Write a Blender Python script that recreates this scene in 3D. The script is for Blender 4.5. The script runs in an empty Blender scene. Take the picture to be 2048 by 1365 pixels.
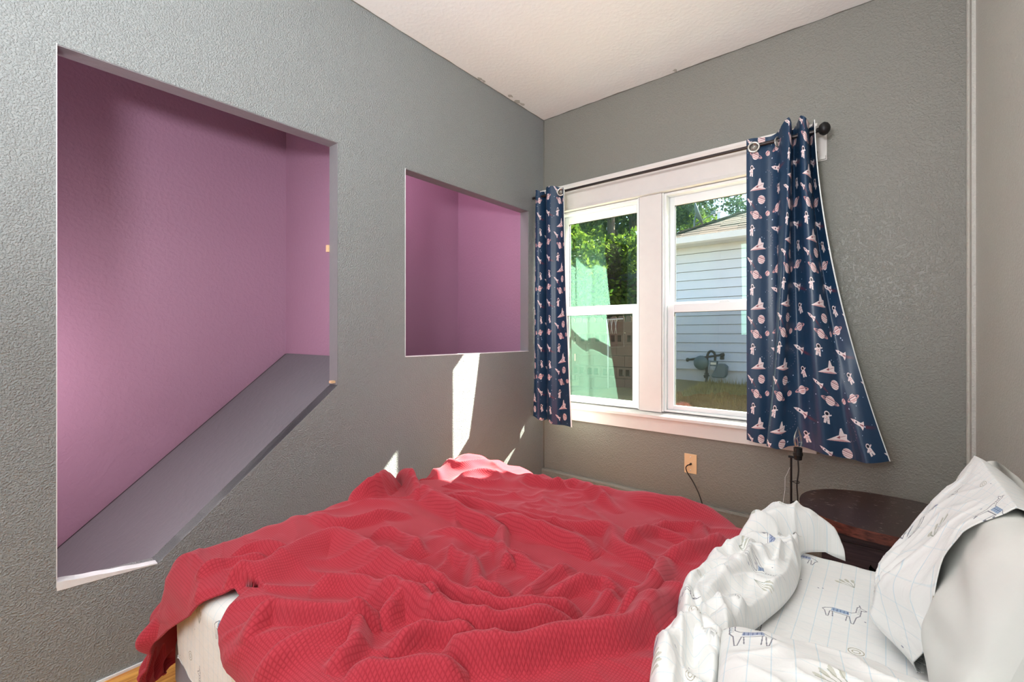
import bpy, bmesh, math, random
import numpy as np
from mathutils import Vector, Matrix, Euler
random.seed(7); rng = np.random.RandomState(5)
S = bpy.context.scene
COL = S.collection

# ------------------------------------------------------------------ camera, sky, sun, lights, exposure
F = 910.0; HY = 670.0; YAW = math.radians(39.4); CH = 1.10
cd = bpy.data.cameras.new('camera'); cam = bpy.data.objects.new('camera', cd); COL.objects.link(cam)
cam.location = (0, 0, CH); cam.rotation_euler = (math.radians(90), 0, YAW)
cd.sensor_width = 36; cd.lens = 16.0; cd.shift_y = -12.5/2048; cd.clip_start = 0.02; cd.clip_end = 300
S.camera = cam
W = bpy.data.worlds.new('sky'); S.world = W; W.use_nodes = True
nt = W.node_tree; nt.nodes.clear()
sk = nt.nodes.new('ShaderNodeTexSky'); sk.sky_type = 'NISHITA'; sk.sun_disc = False
sk.sun_elevation = math.radians(39); sk.sun_rotation = math.radians(35.2); sk.air_density = 1.0; sk.dust_density = 1.5
bg = nt.nodes.new('ShaderNodeBackground'); bg.inputs[1].default_value = 0.60
ow = nt.nodes.new('ShaderNodeOutputWorld'); nt.links.new(sk.outputs[0], bg.inputs[0]); nt.links.new(bg.outputs[0], ow.inputs[0])
def lamp(name, kind, loc, energy, color=(1, 1, 1), direction=None, **kw):
    l = bpy.data.lights.new(name, kind); l.energy = energy; l.color = color
    for k, v in kw.items(): setattr(l, k, v)
    o = bpy.data.objects.new(name, l); COL.objects.link(o); o.location = loc
    if direction: o.rotation_euler = Vector(direction).to_track_quat('-Z', 'Y').to_euler()
    return o
lamp('sun', 'SUN', (4, 6, 8), 54.0, (1.0, 0.93, 0.78), (-0.69, -1.0, -1.0), angle=math.radians(0.5))
lamp('rear_fill_light', 'AREA', (-0.75, -1.55, 1.75), 34, (0.96, 0.98, 1.0), (-0.05, 1.0, -0.06), shape='RECTANGLE', size=1.7, size_y=1.3)  # added fill light behind the camera; the rear wall has no window
lamp('bounce_flash', 'AREA', (-0.25, -0.45, 1.5), 74, (0.97, 0.98, 1.0), (-0.12, 0.45, 1.0), shape='DISK', size=0.35)
lamp('skylight_boost', 'AREA', (-0.9, 4.1, 3.3), 120, (0.90, 0.95, 1.0), (0, -1.0, -0.72), shape='RECTANGLE', size=2.6, size_y=1.3)
lamp('stairwell_fill', 'POINT', (-2.32, -0.12, 0.95), 19, (1.0, 0.84, 0.86), shadow_soft_size=0.12)  # added unseen point light that warms the stairwell walls; no fixture there
lamp('landing_fill', 'POINT', (-2.15, 1.55, 2.35), 15, (1.0, 0.80, 0.88), shadow_soft_size=0.10)  # added unseen light for the landing walls, without a fixture
S.view_settings.view_transform = 'Standard'; S.view_settings.look = 'None'
S.view_settings.exposure = 0.0; S.view_settings.gamma = 1.0; S.view_settings.use_curve_mapping = False

# ------------------------------------------------------------------ helpers
def ray(px, py):
    a = (px-1024)/F
    return (-math.sin(YAW)+a*math.cos(YAW), math.cos(YAW)+a*math.sin(YAW), -(py-HY)/F)
def atY(px, py, Y):
    d = ray(px, py); t = Y/d[1]; return Vector((d[0]*t, Y, CH+d[2]*t))
def atX(px, py, X):
    d = ray(px, py); t = X/d[0]; return Vector((X, d[1]*t, CH+d[2]*t))
def atH(px, py, h):
    d = ray(px, py); t = (h-CH)/d[2]; return Vector((d[0]*t, d[1]*t, h))
def atD(px, py, z):
    d = ray(px, py); return Vector((d[0]*z, d[1]*z, CH+d[2]*z))

def tag(o, label=None, cat=None, group=None, kind=None):
    if label: o['label'] = label
    if cat: o['category'] = cat
    if group: o['group'] = group
    if kind: o['kind'] = kind
    return o
def empty(name, loc=(0, 0, 0), rz=0.0):
    o = bpy.data.objects.new(name, None); COL.objects.link(o); o.location = loc; o.rotation_euler = (0, 0, rz)
    o.empty_display_size = 0.05
    return o

class MB:
    def __init__(s): s.v = []; s.f = []; s.m = []; s.cur = 0; s.uv = {}
    def add(s, vs, fs):
        b = len(s.v); s.v += [tuple(v) for v in vs]
        for f in fs: s.f.append(tuple(b+i for i in f)); s.m.append(s.cur)
    def box(s, x0, x1, y0, y1, z0, z1):
        s.add([(x0,y0,z0),(x1,y0,z0),(x1,y1,z0),(x0,y1,z0),(x0,y0,z1),(x1,y0,z1),(x1,y1,z1),(x0,y1,z1)],
              [(0,3,2,1),(4,5,6,7),(0,1,5,4),(1,2,6,5),(2,3,7,6),(3,0,4,7)])
        return s
    def obox(s, c, ax, ay, az, hx, hy, hz):
        c = Vector(c); ax, ay, az = Vector(ax).normalized()*hx, Vector(ay).normalized()*hy, Vector(az).normalized()*hz
        vs = [c+i*ax+j*ay+k*az for k in (-1, 1) for (i, j) in ((-1,-1),(1,-1),(1,1),(-1,1))]
        s.add(vs, [(0,3,2,1),(4,5,6,7),(0,1,5,4),(1,2,6,5),(2,3,7,6),(3,0,4,7)]); return s
    def tube(s, pts, r, n=10, cap=True, radii=None):
        pts = [Vector(p) for p in pts]; rings = []
        up = None
        for i, p in enumerate(pts):
            d = (pts[min(i+1, len(pts)-1)]-pts[max(i-1, 0)]).normalized()
            if up is None:
                up = Vector((0, 0, 1)) if abs(d.z) < 0.9 else Vector((1, 0, 0))
            a = d.cross(up).normalized(); b = a.cross(d).normalized(); up = b
            rr = radii[i] if radii else r
            rings.append([p+a*math.cos(2*math.pi*k/n)*rr+b*math.sin(2*math.pi*k/n)*rr for k in range(n)])
        vs = [q for R in rings for q in R]; fs = []
        for i in range(len(rings)-1):
            for k in range(n):
                fs.append((i*n+k, (i+1)*n+k, (i+1)*n+(k+1) % n, i*n+(k+1) % n))
        if cap:
            fs.append(tuple(range(n))); fs.append(tuple(reversed(range((len(rings)-1)*n, len(rings)*n))))
        s.add(vs, fs); return s
    def lathe(s, prof, c=(0, 0, 0), n=24, axis=None):
        c = Vector(c); M = Matrix.Identity(3)
        if axis: M = Vector(axis).to_track_quat('Z', 'Y').to_matrix()
        vs = []; fs = []
        for (r, z) in prof:
            for k in range(n):
                a = 2*math.pi*k/n; vs.append(c+M@Vector((r*math.cos(a), r*math.sin(a), z)))
        for i in range(len(prof)-1):
            for k in range(n):
                fs.append((i*n+k, i*n+(k+1) % n, (i+1)*n+(k+1) % n, (i+1)*n+k))
        if prof[0][0] > 1e-5: fs.append(tuple(reversed(range(n))))
        if prof[-1][0] > 1e-5: fs.append(tuple(range((len(prof)-1)*n, len(prof)*n)))
        s.add(vs, fs); return s
    def prism(s, poly, axis, a, b):
        """poly in the two other axes; extruded along axis from a to b"""
        n = len(poly)
        def P(u, v, w): return {'x': (w, u, v), 'y': (u, w, v), 'z': (u, v, w)}[axis]
        vs = [P(u, v, a) for u, v in poly]+[P(u, v, b) for u, v in poly]
        s.add(vs, [tuple(range(n)), tuple(reversed(range(n, 2*n)))]+[(i, n+i, n+(i+1) % n, (i+1) % n) for i in range(n)])
        return s
    def build(s, name, mat, parent=None, smooth=False, bevel=0, loc=None, auto=None):
        me = bpy.data.meshes.new(name); me.from_pydata(s.v, [], s.f)
        mats = mat if isinstance(mat, (list, tuple)) else [mat]
        for m in mats: me.materials.append(m)
        if len(mats) > 1: me.polygons.foreach_set('material_index', s.m)
        bm = bmesh.new(); bm.from_mesh(me); bmesh.ops.recalc_face_normals(bm, faces=bm.faces)
        if bevel:
            es = [e for e in bm.edges if len(e.link_faces) == 2 and e.calc_face_angle(0) > 0.6]
            bmesh.ops.bevel(bm, geom=es, offset=bevel, segments=2, affect='EDGES', profile=0.6)
        bm.to_mesh(me); bm.free()
        if smooth:
            me.polygons.foreach_set('use_smooth', [True]*len(me.polygons))
            if auto: me.set_sharp_from_angle(angle=auto)
        o = bpy.data.objects.new(name, me); COL.objects.link(o)
        if loc: o.location = loc
        if parent is not None:
            o.parent = parent
            o.matrix_parent_inverse = Matrix.LocRotScale(parent.location, parent.rotation_euler, None).inverted() if parent.type == 'EMPTY' else Matrix.Identity(4)
        return o

def grid_object(name, P, mat, uv=None, parent=None, flip=False):
    """P: (n,m,3) numpy array of points"""
    n, m = P.shape[:2]
    idx = np.arange(n*m).reshape(n, m)
    q = np.stack([idx[:-1, :-1], idx[1:, :-1], idx[1:, 1:], idx[:-1, 1:]], -1).reshape(-1, 4)
    if flip: q = q[:, ::-1]
    me = bpy.data.meshes.new(name)
    me.vertices.add(n*m); me.vertices.foreach_set('co', P.reshape(-1).astype(np.float32))
    me.loops.add(q.size); me.loops.foreach_set('vertex_index', q.reshape(-1).astype(np.int32))
    me.polygons.add(len(q)); me.polygons.foreach_set('loop_start', np.arange(0, q.size, 4, dtype=np.int32))
    me.polygons.foreach_set('loop_total', np.full(len(q), 4, dtype=np.int32))
    me.polygons.foreach_set('use_smooth', np.ones(len(q), dtype=bool))
    me.update(calc_edges=True); me.validate()
    if uv is not None:
        l = me.uv_layers.new(name='UVMap'); U = uv.reshape(-1, 2)[q.reshape(-1)]
        l.data.foreach_set('uv', U.reshape(-1).astype(np.float32))
    me.materials.append(mat)
    o = bpy.data.objects.new(name, me); COL.objects.link(o)
    if parent is not None:
        o.parent = parent
        if parent.type == 'EMPTY': o.matrix_parent_inverse = Matrix.LocRotScale(parent.location, parent.rotation_euler, None).inverted()
    return o

# numpy noise
_perm = rng.permutation(256); _grad = rng.rand(256)*2*np.pi
def perlin(x, y, seed=0):
    xi = np.floor(x).astype(int); yi = np.floor(y).astype(int); xf = x-xi; yf = y-yi
    def g(i, j, dx, dy):
        a = _grad[_perm[(_perm[(i+seed*17) & 255]+j) & 255]]
        return np.cos(a)*dx+np.sin(a)*dy
    u = xf*xf*xf*(xf*(xf*6-15)+10); v = yf*yf*yf*(yf*(yf*6-15)+10)
    n00 = g(xi, yi, xf, yf); n10 = g(xi+1, yi, xf-1, yf); n01 = g(xi, yi+1, xf, yf-1); n11 = g(xi+1, yi+1, xf-1, yf-1)
    return (n00*(1-u)+n10*u)*(1-v)+(n01*(1-u)+n11*u)*v
def sstep(a, b, x):
    t = np.clip((x-a)/(b-a), 0, 1); return t*t*(3-2*t)
def polydist(x, y, pts):
    """distance, sign (+ = right of travel), parameter 0..1 along a polyline"""
    best = np.full(x.shape, 1e9); sg = np.ones(x.shape); par = np.zeros(x.shape)
    n = len(pts)-1
    for i in range(n):
        ax, ay = pts[i]; bx, by = pts[i+1]; dx, dy = bx-ax, by-ay; L2 = dx*dx+dy*dy+1e-12
        t = np.clip(((x-ax)*dx+(y-ay)*dy)/L2, 0, 1)
        ex = x-(ax+t*dx); ey = y-(ay+t*dy); d = np.sqrt(ex*ex+ey*ey)
        m = d < best
        best = np.where(m, d, best); sg = np.where(m, np.sign(dy*ex-dx*ey+1e-12), sg); par = np.where(m, (i+t)/n, par)
    return best, sg, par
def smooth_poly(pts, k=6):
    pts = [np.array(p, float) for p in pts]; out = []
    P = [2*pts[0]-pts[1]]+pts+[2*pts[-1]-pts[-2]]
    for i in range(1, len(P)-2):
        for j in range(k):
            t = j/k; a, b, c, d = P[i-1], P[i], P[i+1], P[i+2]
            out.append(0.5*((2*b)+(-a+c)*t+(2*a-5*b+4*c-d)*t*t+(-a+3*b-3*c+d)*t**3))
    out.append(pts[-1]); return out

# ------------------------------------------------------------------ materials
def sr(r, g, b):
    f = lambda c: (c/255/12.92 if c/255 <= 0.04045 else ((c/255+0.055)/1.055)**2.4)
    return (f(r), f(g), f(b), 1)
def newmat(name):
    m = bpy.data.materials.new(name); m.use_nodes = True; t = m.node_tree
    return m, t, t.nodes['Principled BSDF']
def N(t, kind, **kw):
    n = t.nodes.new('ShaderNode'+kind)
    for k, v in kw.items():
        if k in n.inputs: n.inputs[k].default_value = v
        else: setattr(n, k, v)
    return n
def coords(t, which='Object', scale=(1, 1, 1)):
    c = N(t, 'TexCoord'); mp = N(t, 'Mapping'); mp.inputs['Scale'].default_value = scale
    t.links.new(c.outputs[which], mp.inputs[0]); return mp.outputs[0]
def plain(name, col, rough=0.5, metal=0.0, var=0.06, scale=6.0, bump=0.0, bscale=40.0, spec=0.5, **kw):
    m, t, p = newmat(name)
    co = coords(t)
    nz = N(t, 'TexNoise', Scale=scale, Detail=4.0); t.links.new(co, nz.inputs['Vector'])
    mx = N(t, 'MixRGB', blend_type='MIX')
    c2 = tuple(max(0, c*(1-2*var)) for c in col[:3])+(1,); c1 = tuple(min(1, c*(1+2*var)) for c in col[:3])+(1,)
    mx.inputs[1].default_value = c2; mx.inputs[2].default_value = c1
    t.links.new(nz.outputs['Fac'], mx.inputs[0]); t.links.new(mx.outputs[0], p.inputs['Base Color'])
    p.inputs['Roughness'].default_value = rough; p.inputs['Metallic'].default_value = metal
    p.inputs['Specular IOR Level'].default_value = spec
    if bump:
        n2 = N(t, 'TexNoise', Scale=bscale, Detail=3.0); t.links.new(co, n2.inputs['Vector'])
        b = N(t, 'Bump', Strength=bump, Distance=0.005); t.links.new(n2.outputs['Fac'], b.inputs['Height'])
        t.links.new(b.outputs[0], p.inputs['Normal'])
    for k, v in kw.items(): p.inputs[k].default_value = v
    return m

def wall_paint(name, col, rough=0.42, strength=0.45, scale=150.0, var=0.04, flip=False):
    m, t, p = newmat(name); co = coords(t)
    big = N(t, 'TexNoise', Scale=1.3, Detail=3.0); t.links.new(co, big.inputs['Vector'])
    mx = N(t, 'MixRGB'); mx.inputs[1].default_value = tuple(c*(1-var) for c in col[:3])+(1,); mx.inputs[2].default_value = tuple(c*(1+var) for c in col[:3])+(1,)
    t.links.new(big.outputs['Fac'], mx.inputs[0]); t.links.new(mx.outputs[0], p.inputs['Base Color'])
    a = N(t, 'TexNoise', Scale=scale, Detail=2.5, Roughness=0.5, Distortion=0.25); t.links.new(co, a.inputs['Vector'])
    r = N(t, 'ValToRGB'); r.color_ramp.elements[0].position = 0.42; r.color_ramp.elements[1].position = 0.66
    t.links.new(a.outputs['Fac'], r.inputs[0])
    b = N(t, 'TexNoise', Scale=9.0, Detail=2.0); t.links.new(co, b.inputs['Vector'])
    ad = N(t, 'Math', operation='MULTIPLY_ADD'); t.links.new(b.outputs['Fac'], ad.inputs[0]); ad.inputs[1].default_value = 1.2
    t.links.new(r.outputs[0], ad.inputs[2])
    bu = N(t, 'Bump', Strength=strength, Distance=0.004); t.links.new(ad.outputs[0], bu.inputs['Height'])
    t.links.new(bu.outputs[0], p.inputs['Normal'])
    p.inputs['Roughness'].default_value = rough
    return m
M = {}
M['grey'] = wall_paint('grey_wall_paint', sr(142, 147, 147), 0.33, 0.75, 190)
M['grey_shaded'] = wall_paint('shaded_window_wall_paint', sr(127, 126, 119), 0.42, 0.42, 135)  # weaker indirect light on the window wall put into a darker paint colour
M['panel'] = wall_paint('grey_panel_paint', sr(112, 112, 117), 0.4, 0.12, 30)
M['grey_pale_lit'] = wall_paint('lit_pale_grey_wall_paint', sr(182, 181, 174), 0.3, 0.4, 140)  # right wall's extra brightness put into its colour; ceiling smudges really are pale grey
M['grey_flat'] = wall_paint('grey_smooth_paint', sr(128, 127, 130), 0.35, 0.12, 30)
M['purple'] = wall_paint('mauve_wall_paint', sr(170, 130, 155), 0.5, 0.18, 60)
M['ceiling'] = wall_paint('white_ceiling_paint', sr(233, 233, 232), 0.7, 0.12, 50, 0.02)
M['trim'] = plain('white_trim_paint', sr(214, 210, 207), 0.35, var=0.02, scale=20, bump=0.05, bscale=25)
M['vinyl'] = plain('white_vinyl', sr(228, 230, 231), 0.3, var=0.01)
M['plaster'] = plain('bare_white_plaster', sr(232, 234, 236), 0.7, var=0.05, scale=30, bump=0.4, bscale=60)
M['black'] = plain('black_metal', sr(28, 27, 28), 0.45, 0.3, var=0.1)
M['rod'] = plain('dark_bronze_rod', sr(60, 54, 54), 0.35, 0.6, var=0.05)
M['chrome'] = plain('silver_grommet_metal', sr(210, 208, 202), 0.25, 0.9, var=0.02)
M['rubber'] = plain('black_rubber', sr(30, 29, 28), 0.5, var=0.05)
M['beige'] = plain('beige_plastic', sr(226, 190, 148), 0.4, var=0.03)
M['base_fab'] = plain('grey_bed_base_fabric', sr(150, 152, 164), 0.85, var=0.05, bump=0.2, bscale=200)
M['white_pillow'] = plain('white_cotton', sr(226, 226, 220), 0.8, var=0.02, bump=0.15, bscale=40)
M['lining'] = plain('white_curtain_lining', sr(232, 236, 234), 0.7, var=0.02)

# oak floor
def wood(name, c1, c2, axis_scale, rough=0.3):
    m, t, p = newmat(name); co = coords(t, 'Object', axis_scale)
    nz = N(t, 'TexNoise', Scale=3.0, Detail=6.0, Distortion=0.8); t.links.new(co, nz.inputs['Vector'])
    r = N(t, 'ValToRGB'); r.color_ramp.elements[0].position = 0.35; r.color_ramp.elements[1].position = 0.65
    r.color_ramp.elements[0].color = c1; r.color_ramp.elements[1].color = c2
    t.links.new(nz.outputs['Fac'], r.inputs[0]); t.links.new(r.outputs[0], p.inputs['Base Color'])
    b = N(t, 'Bump', Strength=0.15, Distance=0.002); t.links.new(nz.outputs['Fac'], b.inputs['Height']); t.links.new(b.outputs[0], p.inputs['Normal'])
    p.inputs['Roughness'].default_value = rough; return m
M['oak'] = wood('oak_boards', sr(190, 118, 48), sr(236, 176, 92), (30, 2, 8))
M['dark_wood'] = wood('dark_espresso_wood', sr(50, 36, 40), sr(76, 58, 60), (2, 30, 30), 0.35)
M['fence_wood'] = wood('weathered_fence_wood', sr(120, 92, 72), sr(160, 130, 105), (20, 20, 2), 0.8)
M['brown_beam'] = wood('brown_painted_beam', sr(84, 52, 42), sr(110, 72, 58), (3, 3, 10), 0.7)

# worn table top
m, t, p = newmat('worn_dark_table_top'); co = coords(t, 'Object', (3, 10, 1))
sc = N(t, 'TexNoise', Scale=9.0, Detail=5.0, Roughness=0.75); t.links.new(co, sc.inputs['Vector'])
r = N(t, 'ValToRGB'); r.color_ramp.elements[0].position = 0.61; r.color_ramp.elements[1].position = 0.65
r.color_ramp.elements[0].color = sr(62, 42, 38); r.color_ramp.elements[1].color = sr(196, 186, 176)
t.links.new(sc.outputs['Fac'], r.inputs[0])
co2 = coords(t, 'Object', (1, 1, 1)); n2 = N(t, 'TexNoise', Scale=7.0, Detail=5.0); t.links.new(co2, n2.inputs['Vector'])
mx = N(t, 'MixRGB', blend_type='MULTIPLY'); mx.inputs[0].default_value = 0.7
r2 = N(t, 'ValToRGB'); r2.color_ramp.elements[0].color = (0.35, 0.3, 0.3, 1); r2.color_ramp.elements[1].color = (1.1, 1.05, 1.0, 1)
t.links.new(n2.outputs['Fac'], r2.inputs[0]); t.links.new(r.outputs[0], mx.inputs[1]); t.links.new(r2.outputs[0], mx.inputs[2])
t.links.new(mx.outputs[0], p.inputs['Base Color']); p.inputs['Roughness'].default_value = 0.3
M['table_top'] = m
M['red_edge'] = wood('worn_red_wood_edge', sr(66, 34, 30), sr(118, 66, 54), (10, 10, 30), 0.35)

# glass: clear pane with a pale green reflection
m, t, p = newmat('window_glass'); t.nodes.remove(p)
out = [n for n in t.nodes if n.type == 'OUTPUT_MATERIAL'][0]
tr = N(t, 'BsdfTransparent'); tr.inputs[0].default_value = (0.93, 0.96, 0.95, 1)
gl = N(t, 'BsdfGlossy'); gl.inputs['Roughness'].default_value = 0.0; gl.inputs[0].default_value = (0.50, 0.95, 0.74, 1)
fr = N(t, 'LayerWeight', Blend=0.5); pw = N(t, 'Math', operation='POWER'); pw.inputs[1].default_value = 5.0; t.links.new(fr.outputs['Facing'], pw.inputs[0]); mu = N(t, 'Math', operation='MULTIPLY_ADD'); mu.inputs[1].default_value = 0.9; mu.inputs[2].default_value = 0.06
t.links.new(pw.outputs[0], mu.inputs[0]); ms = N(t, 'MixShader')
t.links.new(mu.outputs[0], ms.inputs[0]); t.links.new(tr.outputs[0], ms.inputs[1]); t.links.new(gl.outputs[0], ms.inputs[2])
t.links.new(ms.outputs[0], out.inputs[0]); M['glass'] = m
m, t, p = newmat('insect_screen_mesh'); t.nodes.remove(p)
out = [n for n in t.nodes if n.type == 'OUTPUT_MATERIAL'][0]
tr = N(t, 'BsdfTransparent'); df = N(t, 'BsdfDiffuse'); df.inputs[0].default_value = (0.03, 0.028, 0.025, 1); ms = N(t, 'MixShader'); ms.inputs[0].default_value = 0.27
t.links.new(tr.outputs[0], ms.inputs[1]); t.links.new(df.outputs[0], ms.inputs[2]); t.links.new(ms.outputs[0], out.inputs[0]); M['screen'] = m
m, t, p = newmat('clear_bulb_glass'); t.nodes.remove(p)
out = [n for n in t.nodes if n.type == 'OUTPUT_MATERIAL'][0]
tr = N(t, 'BsdfTransparent'); tr.inputs[0].default_value = (0.93, 0.94, 0.95, 1); gl = N(t, 'BsdfGlossy'); gl.inputs['Roughness'].default_value = 0.02
lw = N(t, 'LayerWeight', Blend=0.35); ms = N(t, 'MixShader')
t.links.new(lw.outputs['Facing'], ms.inputs[0]); t.links.new(tr.outputs[0], ms.inputs[1]); t.links.new(gl.outputs[0], ms.inputs[2]); t.links.new(ms.outputs[0], out.inputs[0])
M['bulb'] = m

# red waffle blanket
m, t, p = newmat('red_waffle_knit'); tc = N(t, 'TexCoord'); sx = N(t, 'SeparateXYZ'); t.links.new(tc.outputs['UV'], sx.inputs[0])
CELL = 0.0062
def wv(src, ph=0.0):
    a = N(t, 'Math', operation='MULTIPLY'); a.inputs[1].default_value = 2*math.pi/CELL; t.links.new(src, a.inputs[0])
    b = N(t, 'Math', operation='COSINE'); t.links.new(a.outputs[0], b.inputs[0])
    c = N(t, 'Math', operation='MULTIPLY_ADD'); c.inputs[1].default_value = .5; c.inputs[2].default_value = .5; t.links.new(b.outputs[0], c.inputs[0])
    d = N(t, 'Math', operation='POWER'); d.inputs[1].default_value = 2.5; t.links.new(c.outputs[0], d.inputs[0]); return d.outputs[0]
mu = N(t, 'Math', operation='MAXIMUM'); t.links.new(wv(sx.outputs[0]), mu.inputs[0]); t.links.new(wv(sx.outputs[1]), mu.inputs[1])
nz = N(t, 'TexNoise', Scale=420.0, Detail=2.0); t.links.new(tc.outputs['UV'], nz.inputs['Vector'])
ad = N(t, 'Math', operation='MULTIPLY_ADD'); t.links.new(nz.outputs['Fac'], ad.inputs[0]); ad.inputs[1].default_value = 0.7; iv = N(t, 'Math', operation='SUBTRACT'); iv.inputs[0].default_value = 1.0; t.links.new(mu.outputs[0], iv.inputs[1]); t.links.new(iv.outputs[0], ad.inputs[2])
bu = N(t, 'Bump', Strength=0.35, Distance=0.0016); t.links.new(ad.outputs[0], bu.inputs['Height']); t.links.new(bu.outputs[0], p.inputs['Normal'])
r = N(t, 'ValToRGB'); r.color_ramp.elements[0].position = 0.0; r.color_ramp.elements[1].position = 0.75
r.color_ramp.elements[0].color = sr(160, 45, 57); r.color_ramp.elements[1].color = sr(180, 58, 70)
mm = N(t, 'Math', operation='MULTIPLY_ADD'); mm.inputs[1].default_value = -1.0; mm.inputs[2].default_value = 1.0; t.links.new(mu.outputs[0], mm.inputs[0])
t.links.new(mm.outputs[0], r.inputs[0]); t.links.new(r.outputs[0], p.inputs['Base Color'])
p.inputs['Roughness'].default_value = 0.9; p.inputs['Specular IOR Level'].default_value = 0.15
p.inputs['Sheen Weight'].default_value = 0.25; p.inputs['Sheen Tint'].default_value = (1, 0.6, 0.65, 1)
M['blanket'] = m

# ---- printed fabrics, drawn here as small tiles
class Tile:
    def __init__(s, w, h, px, bgc):
        s.w, s.h = w, h; s.W, s.H = int(w*px), int(h*px); s.px = px
        s.a = np.zeros((s.H, s.W, 4), np.float32); s.a[:] = (*bgc, 1)
    def _win(s, x0, y0, x1, y1):
        X = np.arange(int(x0*s.px)-2, int(x1*s.px)+3); Y = np.arange(int(y0*s.px)-2, int(y1*s.px)+3)
        return X, Y, *np.meshgrid((X+.5)/s.px, (Y+.5)/s.px)
    def _put(s, X, Y, mask, c, al=1.0):
        ix = np.ix_(Y % s.H, X % s.W); blk = s.a[ix]; k = (mask*al)[..., None]
        blk[..., :3] = blk[..., :3]*(1-k)+np.array(c)*k; s.a[ix] = blk
    def ell(s, cx, cy, rx, ry, c, ang=0.0, al=1.0, ring=None):
        R = max(rx, ry); X, Y, gx, gy = s._win(cx-R, cy-R, cx+R, cy+R); ca, sa = math.cos(ang), math.sin(ang)
        u = ((gx-cx)*ca+(gy-cy)*sa)/rx; v = (-(gx-cx)*sa+(gy-cy)*ca)/ry; d = u*u+v*v; mk = (d < 1).astype(float)
        if ring: mk *= (d > (1-ring)**2)
        s._put(X, Y, mk, c, al)
    def poly(s, P, c, al=1.0):
        P = np.array(P); X, Y, gx, gy = s._win(P[:, 0].min(), P[:, 1].min(), P[:, 0].max(), P[:, 1].max())
        ins = np.zeros(gx.shape, bool); n = len(P)
        for i in range(n):
            x1, y1 = P[i]; x2, y2 = P[(i+1) % n]
            if y1 == y2: continue
            ins ^= ((y1 > gy) != (y2 > gy)) & (gx < (x2-x1)*(gy-y1)/(y2-y1)+x1)
        s._put(X, Y, ins.astype(float), c, al)
    def line(s, P, wd, c, al=1.0):
        P = np.array(P); X, Y, gx, gy = s._win(P[:, 0].min()-wd, P[:, 1].min()-wd, P[:, 0].max()+wd, P[:, 1].max()+wd)
        d, _, _ = polydist(gx, gy, [tuple(q) for q in P]); s._put(X, Y, (d < wd/2).astype(float), c, al)
    def image(s, name):
        im = bpy.data.images.new(name, s.W, s.H); im.pixels.foreach_set(s.a.reshape(-1)); im.update(); im.pack(); return im
def T(P, cx, cy, sc, ang=0.0, fx=1):
    ca, sa = math.cos(ang), math.sin(ang)
    return [(cx+sc*(fx*x*ca-y*sa), cy+sc*(fx*x*sa+y*ca)) for x, y in P]

NAVY = (0.10, 0.215, 0.325); WHT = (0.90, 0.84, 0.84); PNK = (0.80, 0.60, 0.60); DPK = (0.55, 0.30, 0.34); RED = (0.55, 0.16, 0.22)
tl = Tile(0.30, 0.30, 2600, NAVY)
def astronaut(cx, cy, sc, ang):
    for P in ([(-.35, .2), (.35, .2), (.42, -.3), (.5, -1.0), (.12, -1.0), (0, -.45), (-.12, -1.0), (-.5, -1.0), (-.42, -.3)],
              [(-.35, .2), (-.75, -.1), (-.65, -.35), (-.3, -.1)], [(.35, .2), (.8, .45), (.7, .62), (.25, .35)]):
        tl.poly(T(P, cx, cy, sc*1.15, ang), WHT)
    sc *= 1.15; h = T([(0, .55)], cx, cy, sc, ang)[0]; tl.ell(h[0], h[1], .42*sc, .42*sc, WHT); tl.ell(h[0], h[1], .27*sc, .25*sc, (0.05, 0.07, 0.13))
    tl.line(T([(-.3, -.3), (.3, -.3)], cx, cy, sc, ang), .0008, DPK); tl.ell(*T([(0, -.05)], cx, cy, sc, ang)[0], .12*sc, .1*sc, PNK)
def shuttle(cx, cy, sc, ang, fx=1):
    sc *= 1.2
    tl.poly(T([(-1.5, -.35), (-.2, .1), (.7, .35), (1.1, .25), (.9, -.25), (1.3, -.6), (.6, -.5), (-.6, -.45)], cx, cy, sc, ang, fx), WHT)
    tl.poly(T([(.1, .2), (.45, .9), (.65, .95), (.75, .3)], cx, cy, sc, ang, fx), WHT)
    tl.poly(T([(-.3, -.1), (.2, .12), (.1, -.2)], cx, cy, sc, ang, fx), DPK)
    tl.poly(T([(-1.5, -.35), (-.6, -.45), (1.3, -.6), (.3, -.3)], cx, cy, sc, ang, fx), PNK)
    tl.line(T([(-.2, -.1), (.9, .1)], cx, cy, sc, ang, fx), .0008, DPK)
def rocket(cx, cy, sc, ang, fx=1):
    sc *= 1.2
    tl.poly(T([(-1.2, 0), (-.5, .25), (.5, .25), (.9, .6), (1.0, .2), (1.0, -.2), (.9, -.6), (.5, -.25), (-.5, -.25)], cx, cy, sc, ang, fx), WHT)
    tl.ell(*T([(-.2, 0)], cx, cy, sc, ang, fx)[0], .13*sc, .13*sc, (0.1, 0.15, 0.25)); tl.poly(T([(.4, .05), (.9, .1), (.9, -.1), (.4, -.05)], cx, cy, sc, ang, fx), DPK)
    tl.line(T([(-.6, .2), (-.6, -.2)], cx, cy, sc, ang, fx), .0009, DPK)
    for k in range(9): tl.ell(*T([(1.2+.2*k, .06*k)], cx, cy, sc, ang, fx)[0], .34*sc, .2*sc, RED, ang, 0.28*(1-k/9))
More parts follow.
